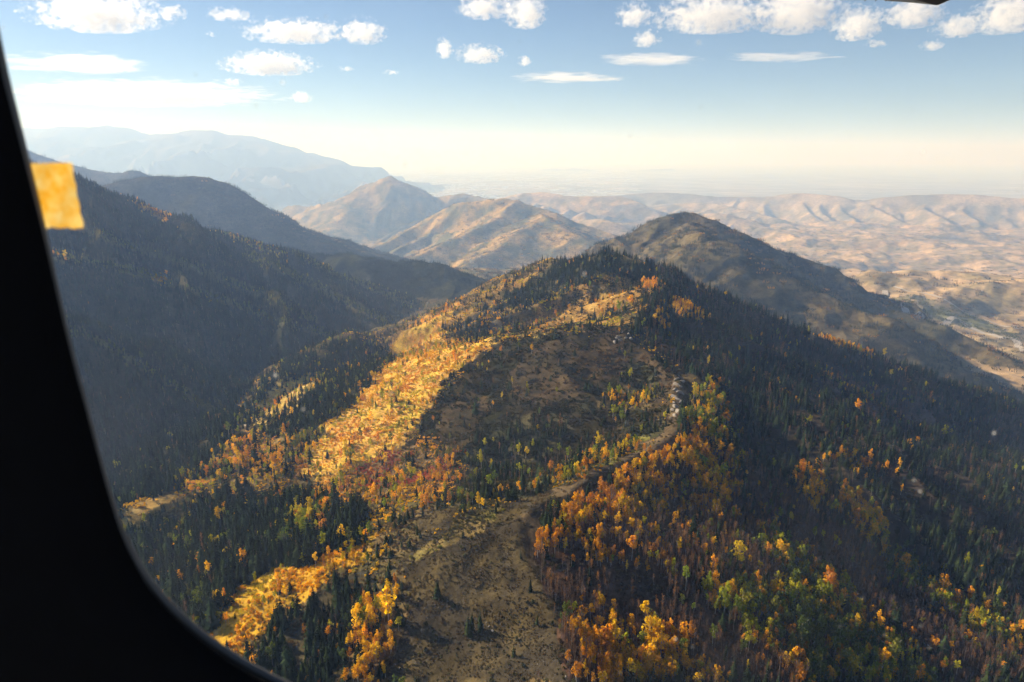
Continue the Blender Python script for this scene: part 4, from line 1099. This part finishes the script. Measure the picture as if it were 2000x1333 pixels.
for lab, grp, spots, size in SPOTS:
    for (u, v) in spots:
        x, y, z = hit(u, v)
        s_ = size * random.uniform(0.6, 1.35)
        o = bpy.data.objects.new('rock', random.choice(ROCKS))
        o.location = (x, y, z + 0.1 * s_); o.scale = (s_, s_ * random.uniform(0.7, 1), s_ * random.uniform(0.55, 0.9)); o.rotation_euler = (random.uniform(-.2, .2), random.uniform(-.2, .2), random.uniform(0, 6.28))
        col.objects.link(o)
        tag(o, lab, 'rock', grp)

# ------------------------------------------------------------------ dark bushes dotted over the dry crest
bush_rnd = random.Random(21)
BUSHES = []
for k in range(4):
    v_, f_ = [], []
    for _ in range(9):
        a_, d_ = bush_rnd.uniform(0, 6.28), bush_rnd.uniform(0.0, 0.55)
        leaf_quads(bush_rnd, (d_ * math.cos(a_), d_ * math.sin(a_), bush_rnd.uniform(0.25, 0.75) * (1.05 - d_ * 0.6)), 0.36, 0.32, 26, 0.085, v_, f_)
    BUSHES.append(mesh_data('bush', v_, f_, [M_NEEDLE]))
for (u, v), size in zip([(886, 1192), (832, 1225), (1010, 1252), (972, 1266), (1078, 1222), (1022, 1304), (1086, 1186), (1042, 1182), (832, 1278), (818, 1176), (1030, 1182), (812, 1186), (1064, 1228), (1092, 1070), (1080, 1092), (1000, 1132), (940, 1128), (900, 1105)],
                        [3.0, 2.8, 2.6, 2.4, 3.4, 2.6, 2.8, 3.0, 3.2, 2.8, 2.2, 2.6, 2.6, 2.0, 1.8, 1.3, 1.2, 1.2]):
    x, y, z = hit(u, v)
    o = bpy.data.objects.new('bush', bush_rnd.choice(BUSHES))
    o.location = (x, y, z - 0.1); o.scale = (size * 0.75, size * 0.75, size); o.rotation_euler = (0, 0, bush_rnd.uniform(0, 6.28))
    o['tint'] = [0.022, 0.03, 0.014]
    col.objects.link(o)
    tag(o, ('low ' if size < 2.1 else '') + 'dark bush standing in the dry grass of the near crest', 'bush', 'low dark bushes on the near crest' if size < 2.1 else 'dark bushes on the near crest')

# ------------------------------------------------------------------ roads laid on the ground
def road(name, label, pix, width, lift, mat):
    p = catmull([hit(u, v)[:2] + (0.0,) for u, v in pix], 10)
    v, f = [], []
    for i in range(len(p)):
        a, b = p[max(0, i - 1)], p[min(len(p) - 1, i + 1)]
        d = np.array([b[0] - a[0], b[1] - a[1]]); d = d / np.linalg.norm(d)
        for s_ in (-1, -0.33, 0.33, 1):
            x, y = p[i][0] - d[1] * width * 0.5 * s_, p[i][1] + d[0] * width * 0.5 * s_
            v.append((x, y, float(ground(x, y)) + lift))
    for i in range(len(p) - 1):
        for k in range(3): f.append((i * 4 + k, i * 4 + k + 1, i * 4 + k + 5, i * 4 + k + 4))
    o = link_mesh(name, v, f, mat, smooth=True)
    return tag(o, label, kind='structure')
M_ROAD = plain_mat('pale_road', (0.42, 0.37, 0.32), 0.8, 0, 0.05, 0.2)
M_DIRT = plain_mat('pale_dirt', (0.36, 0.29, 0.23), 0.9, 0, 0.3, 0.2)
road('highway', 'pale highway curving along the floor of the sunny valley', [(1728, 572), (1760, 592), (1800, 612), (1850, 632), (1900, 645), (1950, 658), (1985, 672), (1999, 690)], 30, 1.5, M_ROAD)
road('valley_road', 'thin pale road beside the green valley trees', [(1745, 560), (1800, 575), (1860, 600), (1920, 625), (1990, 645)], 12, 1.2, M_ROAD)
road('dirt_track', 'short pale bend of dirt track below the wooded knoll', [(474, 822), (478, 828), (484, 836)], 6, 1.0, M_DIRT)
road('dirt_track', 'pale bend of dirt track beside the gold canyon trees', [(418, 880), (421, 890), (424, 902)], 5, 1.0, M_DIRT)

# ------------------------------------------------------------------ the city on the plain (too far to tell houses apart)
n = 5200
uu_, vv_ = rng.uniform(280, 1250, n), 330 + 75 * rng.random(n) ** 1.2
cv, cf = [], []
for u, v in zip(uu_, vv_):
    p = at(u, v, 1.0)
    y = PLAIN_Z / p[2]; x = p[0] * y
    if not 13500 < y < 60000 or noise(np.array([x / 2500]), np.array([y / 2500]), 500)[0] < -0.15: continue
    w, d, h = random.uniform(25, 150), random.uniform(25, 120), random.uniform(6, 22)
    z = float(ground(x, y)) - 3
    if z > PLAIN_Z + 25: continue
    m = len(cv)
    cv += [(x - w, y - d, z), (x + w, y - d, z), (x + w, y + d, z), (x - w, y + d, z), (x - w, y - d, z + h), (x + w, y - d, z + h), (x + w, y + d, z + h), (x - w, y + d, z + h)]
    cf += [tuple(m + i for i in q) for q in ((4, 5, 6, 7), (0, 1, 5, 4), (1, 2, 6, 5), (2, 3, 7, 6), (3, 0, 4, 7))]
city = link_mesh('city', cv, cf, plain_mat('pale_city_roofs', (0.6, 0.57, 0.52), 0.6, 0, 0.002, 0.4))
tag(city, 'pale specks of the city spread over the hazy plain', kind='stuff')

# ------------------------------------------------------------------ clouds, above the haze
def cloud_mat(name, density, feature, edge, flat):
    m, N, L = new_mat(name)
    out = node(N, 'ShaderNodeOutputMaterial'); vol = node(N, 'ShaderNodeVolumePrincipled')
    vol.inputs['Color'].default_value = (1, 1, 1, 1); vol.inputs['Anisotropy'].default_value = 0.3
    tc = node(N, 'ShaderNodeTexCoord'); ge = node(N, 'ShaderNodeNewGeometry')
    ln = node(N, 'ShaderNodeVectorMath', operation='LENGTH')
    sc = node(N, 'ShaderNodeVectorMath', operation='MULTIPLY'); sc.inputs[1].default_value = feature
    nz = node(N, 'ShaderNodeTexNoise'); nz.inputs['Scale'].default_value = 1; nz.inputs['Detail'].default_value = 5; nz.inputs['Roughness'].default_value = 0.62
    sub = node(N, 'ShaderNodeMath', operation='SUBTRACT'); sub.inputs[0].default_value = 1.0
    na = node(N, 'ShaderNodeMath', operation='MULTIPLY_ADD'); na.inputs[1].default_value = edge; na.inputs[2].default_value = -edge * 0.5
    ad = node(N, 'ShaderNodeMath', operation='ADD')
    mr = node(N, 'ShaderNodeMapRange'); mr.interpolation_type = 'SMOOTHSTEP'; mr.inputs['From Min'].default_value = 0.40; mr.inputs['From Max'].default_value = 0.72; mr.inputs['To Max'].default_value = density
    L.new(tc.outputs['Object'], ln.inputs[0]); L.new(ge.outputs['Position'], sc.inputs[0]); L.new(sc.outputs[0], nz.inputs['Vector'])
    L.new(ln.outputs['Value'], sub.inputs[1]); L.new(nz.outputs['Fac'], na.inputs[0]); L.new(sub.outputs[0], ad.inputs[0]); L.new(na.outputs[0], ad.inputs[1])
    L.new(ad.outputs[0], mr.inputs['Value']); L.new(mr.outputs[0], vol.inputs['Density']); L.new(vol.outputs[0], out.inputs['Volume'])
    return m
M_CUMULUS = cloud_mat('cumulus', 0.0036, (0.0064, 0.0064, 0.0080), 3.3, 0)
M_STREAK = cloud_mat('thin_cloud', 0.0012, (0.0010, 0.0014, 0.009), 2.2, 0)
bm = bmesh.new(); bmesh.ops.create_icosphere(bm, subdivisions=3, radius=1)
for v in bm.verts:
    if v.co.z < 0: v.co.z *= 0.6
CLOUD_ME = {}
for key, mt in (('c', M_CUMULUS), ('s', M_STREAK)):
    me = bpy.data.meshes.new('cloud'); bm.to_mesh(me); me.materials.append(mt); CLOUD_ME[key] = me
bm.free()
CLOUDS = [
    ('c', 190, 26, 250, 62, 'large white cloud with a grey underside above the window frame'), ('c', 335, 25, 60, 24, 'small puff just beside the large grey-based cloud'),
    ('c', 447, 28, 84, 22, 'flat small cloud between the large grey-based cloud and the long one'), ('c', 575, 62, 200, 38, 'long low white cloud tapering to one side'),
    ('c', 707, 62, 92, 42, 'ragged white cloud at the end of the long low cloud'), ('c', 525, 125, 175, 40, 'domed white cloud floating alone under the long low cloud'),
    ('c', 868, 95, 32, 34, 'tiny upright cloud puff near the middle of the sky'), ('c', 937, 106, 96, 32, 'wispy cloud beside the tiny upright puff'),
    ('c', 945, 12, 104, 44, 'white cloud at the top edge near the middle'), ('c', 1027, 22, 84, 56, 'slanting white cloud at the top edge beside a similar one'),
    ('c', 1238, 30, 72, 40, 'small rounded cloud before the biggest bright cloud'), ('c', 1392, 28, 230, 62, 'long bumpy bright cloud at the top of the blue sky'),
    ('c', 1558, 18, 170, 80, 'tall bright cloud touching the top edge'), ('c', 1262, 76, 54, 28, 'small wispy cloud under the rounded one'),
    ('c', 1675, 46, 92, 56, 'ragged cloud beside the tall bright one'), ('c', 1785, 24, 110, 52, 'cloud just under the aircraft wing'),
    ('c', 1712, 84, 42, 15, 'small flat puff under the ragged cloud'), ('c', 1872, 50, 90, 40, 'soft cloud between wing and corner cloud'),
    ('c', 1975, 22, 120, 74, 'big cloud cut off by the corner of the view'), ('c', 1820, 89, 44, 18, 'little puff low under the wing'),
    ('s', 1270, 116, 260, 20, 'thin bright streak of cloud in the blue sky'), ('s', 1530, 111, 260, 11, 'fine faint streak continuing the bright one'), ('s', 1110, 151, 250, 18, 'faint thin streak below the bright one'),
    ('s', 280, 182, 560, 44, 'broad thin veil of cloud low over the far range'), ('s', 150, 122, 300, 36, 'thin veil of cloud close to the window frame'), ('c', 215, 130, 96, 24, 'pale flat cloud within the thin veil'),
    ('c', 456, 160, 36, 14, 'tiny puff below the domed cloud'), ('c', 765, 141, 34, 10, 'tiny flat cloud fleck near the ragged cloud'), ('c', 1025, 120, 30, 18, 'tiny puff beside the wispy cloud'),
    ('c', 588, 190, 44, 20, 'faint low puff over the plain'), ('c', 412, 69, 28, 10, 'tiny fleck under the flat small cloud'), ('c', 675, 135, 34, 8, 'thin fleck beside the domed cloud'),
]
CLOUD_H = 2600.0
for key, u, v, w, h, lab in CLOUDS:
    p = at(u, v, 1.0)
    y = CLOUD_H / p[2]
    d = y * math.sqrt(p[0] ** 2 + 1 + p[2] ** 2) * math.cos(math.atan2(p[0], 1))
    o = bpy.data.objects.new('cloud', CLOUD_ME[key])
    dist = y
    sx, sz = 0.57 * w / F_PX * dist, 0.74 * h / F_PX * dist
    o.location = (p[0] * y, y, CLOUD_H - 0.1 * sz); o.scale = (sx, max(sz * 1.6, sx * 0.6), sz)
    col.objects.link(o)
    tag(o, lab, 'cloud', 'clouds in the sky')

# ------------------------------------------------------------------ the aircraft: cabin wall with its window, tape on the pane, wing tip outside
M_TRIM = plain_mat('unlit_cabin_trim', (0.004, 0.004, 0.005), 0.9, 0, 30, 0.2)  # near-black colour stands in for the unlit cabin interior
M_TRIM.node_tree.nodes['Principled BSDF'].inputs['Specular IOR Level'].default_value = 0.08
M_SEAL = plain_mat('grey_rubber_seal', (0.11, 0.105, 0.10), 0.5, 0, 40, 0.2)
WY = 0.5
left_edge = [(-80, -250)] + [(-2, 118), (40, 283), (85, 460), (130, 655), (172, 815), (218, 985), (255, 1085), (310, 1175), (400, 1262), (520, 1338), (660, 1396), (820, 1425)]
lp = catmull([at(u, v, WY) for u, v in left_edge], 5)[:, [0, 2]]
XC = 0.17
right = [(2 * XC - x, z) for x, z in lp[::-1]]
zt = lp[0][1]
top = []
for k in range(1, 10):                         # rounded upper end
    a = math.pi * k / 10
    top.append((XC - (XC - lp[0][0]) * -math.cos(a), zt + 0.10 * math.sin(a)))
loop = [tuple(q) for q in lp] + right + top
loop = [(x, z) for x, z in loop]
nL = len(loop)
cxw, czw = XC, float(np.mean([q[1] for q in loop]))
def grow(q, d):
    v = Vector((q[0] - cxw, q[1] - czw)); l = v.length
    return (q[0] + v.x / l * d, q[1] + v.y / l * d)
def outer(q):
    v = Vector((q[0] - cxw, q[1] - czw))
    t = min((1.35 if v.x > 0 else 1.25) / max(abs(v.x), 1e-6), (0.75 if v.y > 0 else 0.75) / max(abs(v.y), 1e-6))
    return (cxw + v.x * t, czw + v.y * t)
rings = [[(x, WY + 0.065, z) for x, z in map(outer, loop)], [(x, WY - 0.004, z) for x, z in map(outer, loop)], [(*(g := grow(q, 0.16)),) for q in loop], None, None, None, None]
rings[2] = [(x, WY - 0.004, z) for x, z in (grow(q, 0.13) for q in loop)]
rings[3] = [(x, WY - 0.014, z) for x, z in (grow(q, 0.05) for q in loop)]
rings[4] = [(x, WY - 0.010, z) for x, z in (grow(q, 0.012) for q in loop)]
rings[5] = [(x, WY, z) for x, z in loop]
rings[6] = [(x, WY + 0.022, z) for x, z in (grow(q, 0.020) for q in loop)]
rings.append([(x, WY + 0.060, z) for x, z in (grow(q, 0.085) for q in loop)])
fv = [p for r_ in rings for p in r_]
ff = [(i * nL + k, i * nL + (k + 1) % nL, (i + 1) * nL + (k + 1) % nL, (i + 1) * nL + k) for i in range(len(rings) - 1) for k in range(nL)]
ff += [((len(rings) - 1) * nL + k, (len(rings) - 1) * nL + (k + 1) % nL, (k + 1) % nL, k) for k in range(nL)]
win = empty('aircraft_window', (XC, WY, min(q[1] for q in loop)))
tag(win, 'black rounded cabin window frame that the whole view is seen through', 'window')
def under(o, parent):
    o.parent = parent
    o.matrix_parent_inverse = parent.matrix_world.inverted()
bpy.context.view_layer.update()
under(link_mesh('frame', fv, ff, M_TRIM, smooth=True), win)
sv, sf = [], []
for k, q in enumerate(loop):
    for j in range(6):
        a = 2 * math.pi * j / 6
        g = grow(q, 0.0235 + 0.0042 * math.cos(a)); sv.append((g[0], WY + 0.031 + 0.0042 * math.sin(a), g[1]))
for k in range(nL):
    for j in range(6):
        sf.append((k * 6 + j, k * 6 + (j + 1) % 6, ((k + 1) % nL) * 6 + (j + 1) % 6, ((k + 1) % nL) * 6 + j))
under(link_mesh('seal', sv, sf, M_SEAL, smooth=True), win)
# pane: clear, with a film of dust and specks that catch the light
m_pane, N, L = new_mat('dusty_acrylic')
po = node(N, 'ShaderNodeOutputMaterial'); tr = node(N, 'ShaderNodeBsdfTransparent'); du = node(N, 'ShaderNodeBsdfTranslucent'); ms = node(N, 'ShaderNodeMixShader')
tr.inputs[0].default_value = (0.985, 0.99, 0.995, 1); du.inputs[0].default_value = (0.8, 0.8, 0.8, 1)
tc = node(N, 'ShaderNodeTexCoord')
vo = node(N, 'ShaderNodeTexVoronoi'); vo.inputs['Scale'].default_value = 46; vo.inputs['Randomness'].default_value = 1
r1 = node(N, 'ShaderNodeMapRange'); r1.inputs['From Min'].default_value = 0.10; r1.inputs['From Max'].default_value = 0.03; r1.inputs['To Min'].default_value = 0; r1.inputs['To Max'].default_value = 0.5
wn_ = node(N, 'ShaderNodeTexWhiteNoise'); gt = node(N, 'ShaderNodeMath', operation='POWER'); gt.inputs[1].default_value = 3
mu = node(N, 'ShaderNodeMath', operation='MULTIPLY')
nz = node(N, 'ShaderNodeTexNoise'); nz.inputs['Scale'].default_value = 7; nz.inputs['Detail'].default_value = 4
r2 = node(N, 'ShaderNodeMapRange'); r2.inputs['From Min'].default_value = 0.45; r2.inputs['From Max'].default_value = 0.8; r2.inputs['To Min'].default_value = 0.0; r2.inputs['To Max'].default_value = 0.014
ad = node(N, 'ShaderNodeMath', operation='ADD')
for q in (vo, nz): L.new(tc.outputs['Object'], q.inputs['Vector'])
L.new(vo.outputs['Distance'], r1.inputs['Value']); L.new(vo.outputs['Position'], wn_.inputs['Vector']); L.new(wn_.outputs['Value'], gt.inputs[0])
L.new(r1.outputs[0], mu.inputs[0]); L.new(gt.outputs[0], mu.inputs[1]); L.new(nz.outputs['Fac'], r2.inputs['Value']); L.new(mu.outputs[0], ad.inputs[0]); L.new(r2.outputs[0], ad.inputs[1])
L.new(ad.outputs[0], ms.inputs[0]); L.new(tr.outputs[0], ms.inputs[1]); L.new(du.outputs[0], ms.inputs[2]); L.new(ms.outputs[0], po.inputs['Surface'])
PY = WY + 0.036
pl = [(x, PY, z) for x, z in (grow(q, 0.045) for q in loop)]
pb = [(x, PY + 0.004, z) for x, y, z in pl]
pane_v = pl
under(link_mesh('pane', pane_v, [tuple(range(nL))], m_pane), win)
# tape
m_tape, N, L = new_mat('yellow_tape')
to = node(N, 'ShaderNodeOutputMaterial'); td = node(N, 'ShaderNodeBsdfDiffuse'); tt = node(N, 'ShaderNodeBsdfTranslucent'); tm_ = node(N, 'ShaderNodeMixShader'); tm_.inputs[0].default_value = 0.8
tc = node(N, 'ShaderNodeTexCoord'); tn = node(N, 'ShaderNodeTexNoise'); tn.inputs['Scale'].default_value = 90; tn.inputs['Detail'].default_value = 5; tn.inputs['Roughness'].default_value = 0.7
cr = node(N, 'ShaderNodeValToRGB'); cr.color_ramp.elements[0].position = 0.35; cr.color_ramp.elements[0].color = (0.95, 0.66, 0.14, 1); cr.color_ramp.elements[1].position = 0.68; cr.color_ramp.elements[1].color = (0.99, 0.88, 0.55, 1)
L.new(tc.outputs['Object'], tn.inputs['Vector']); L.new(tn.outputs['Fac'], cr.inputs[0])
L.new(cr.outputs[0], td.inputs[0]); L.new(cr.outputs[0], tt.inputs[0]); L.new(td.outputs[0], tm_.inputs[1]); L.new(tt.outputs[0], tm_.inputs[2]); L.new(tm_.outputs[0], to.inputs['Surface'])
TY = PY - 0.0012
corners = [at(20, 321, TY), at(140, 318, TY), at(164, 447, TY), at(40, 444, TY)]
tv, tf = [], []
NU = NV = 12
for j in range(NV + 1):
    for i in range(NU + 1):
        s_, t_ = i / NU, j / NV
        p = (np.array(corners[0]) * (1 - s_) + np.array(corners[1]) * s_) * (1 - t_) + (np.array(corners[3]) * (1 - s_) + np.array(corners[2]) * s_) * t_
        if j == NV: p[2] += 0.0004 * math.sin(i * 2.3) * 1.5
        if i == NU: p[0] += 0.0005 * math.sin(j * 1.9)
        tv.append((p[0], TY - 0.0003 * (1 + math.sin(i * 0.9 + j * 0.5)), p[2]))
nv = len(tv)
tv += [(x, y + 0.0002, z) for x, y, z in tv]
for j in range(NV):
    for i in range(NU):
        a = j * (NU + 1) + i
        tf.append((a, a + NU + 1, a + NU + 2, a + 1)); tf.append((nv + a, nv + a + 1, nv + a + NU + 2, nv + a + NU + 1))
tape = link_mesh('tape_strip', tv, tf, m_tape, smooth=True)
tag(tape, 'square of yellow translucent tape stuck on the pane by the frame', 'tape')

# wing: thin section seen edge-on at the top of the view, with a dark drooping tip fairing
M_WHITE = plain_mat('white_wing_paint', (0.7, 0.7, 0.7), 0.35, 0, 4, 0.05)
M_DARK = plain_mat('dark_fairing_paint', (0.045, 0.05, 0.06), 0.4, 0, 6, 0.2)
wing = empty('aircraft_wing', (2.9, 5.2, 1.2))
tag(wing, 'end of the aircraft wing with dark fairing at the top edge of the sky', 'wing')
bpy.context.view_layer.update()
prof = [(-0.55, 0.0), (-0.35, 0.025), (0.0, 0.06), (0.5, 0.10), (0.9, 0.10), (1.1, 0.05), (1.15, 0.0), (1.05, -0.04), (0.7, -0.05), (0.2, -0.03), (-0.3, -0.006)]
wz = at(1730, 2, 5.2)[2]
def loft(sections, cap=True):
    n_ = len(sections[0]); v = [p for s_ in sections for p in s_]
    f = [(i * n_ + k, i * n_ + (k + 1) % n_, (i + 1) * n_ + (k + 1) % n_, (i + 1) * n_ + k) for i in range(len(sections) - 1) for k in range(n_)]
    if cap: f += [tuple(range(n_ - 1, -1, -1)), tuple(range((len(sections) - 1) * n_, len(sections) * n_))]
    return v, f
secs = []
for y, x0, s_, dz in ((0.9, 2.2, 1.35, -0.05), (3.0, 2.6, 1.2, 0.0), (5.05, 3.05, 0.95, 0.035), (5.25, 3.1, 0.8, 0.045)):
    secs.append([(x0 + px * s_, y, wz + 0.02 + dz + pz * s_ * 1.2) for px, pz in prof])
v_, f_ = loft(secs)
under(link_mesh('wing_panel', v_, f_, M_WHITE, smooth=False), wing)
a0, a1, a2, a3 = at(1768, -3, 5.2), at(1805, 5, 5.2), at(1829, 11, 5.2), at(1857, -3, 5.2)
dark = []
for y, k in ((4.2, 0.25), (4.8, 0.85), (5.2, 1.0), (5.5, 0.3)):
    sec = [(a0[0], a0[2]), (a1[0] - 0.02, at(1790, 3, 5.2)[2]), (a1[0], a1[2]), (a2[0], a2[2]), (a2[0] + 0.02, a2[2] + 0.004), (a3[0], a3[2]), (a3[0] - 0.03, a3[2] + 0.12), (a0[0] + 0.05, a3[2] + 0.12)]
    zc_ = a3[2] + 0.06
    dark.append([(px, y, zc_ + (pz - zc_) * k * (y / 5.2 if y < 5.2 else 1)) for px, pz in sec])
v_, f_ = loft(dark)
under(link_mesh('tip_fairing', v_, f_, M_DARK), wing)
for u in (1697, 1718, 1738):
    q = at(u, 3, 5.2)
    v_, f_ = tube([(0, 0, 0), (0, 0, 0.5), (0, 0, 1)], [0.004, 0.004, 0.006], 5)
    v_ = [(q[0] + p[0] - 0.03 + 0.03 * p[2], q[1] + p[1], q[2] + p[2] * 0.05) for p in v_]
    under(link_mesh('static_wick', v_, f_, M_DARK), wing)
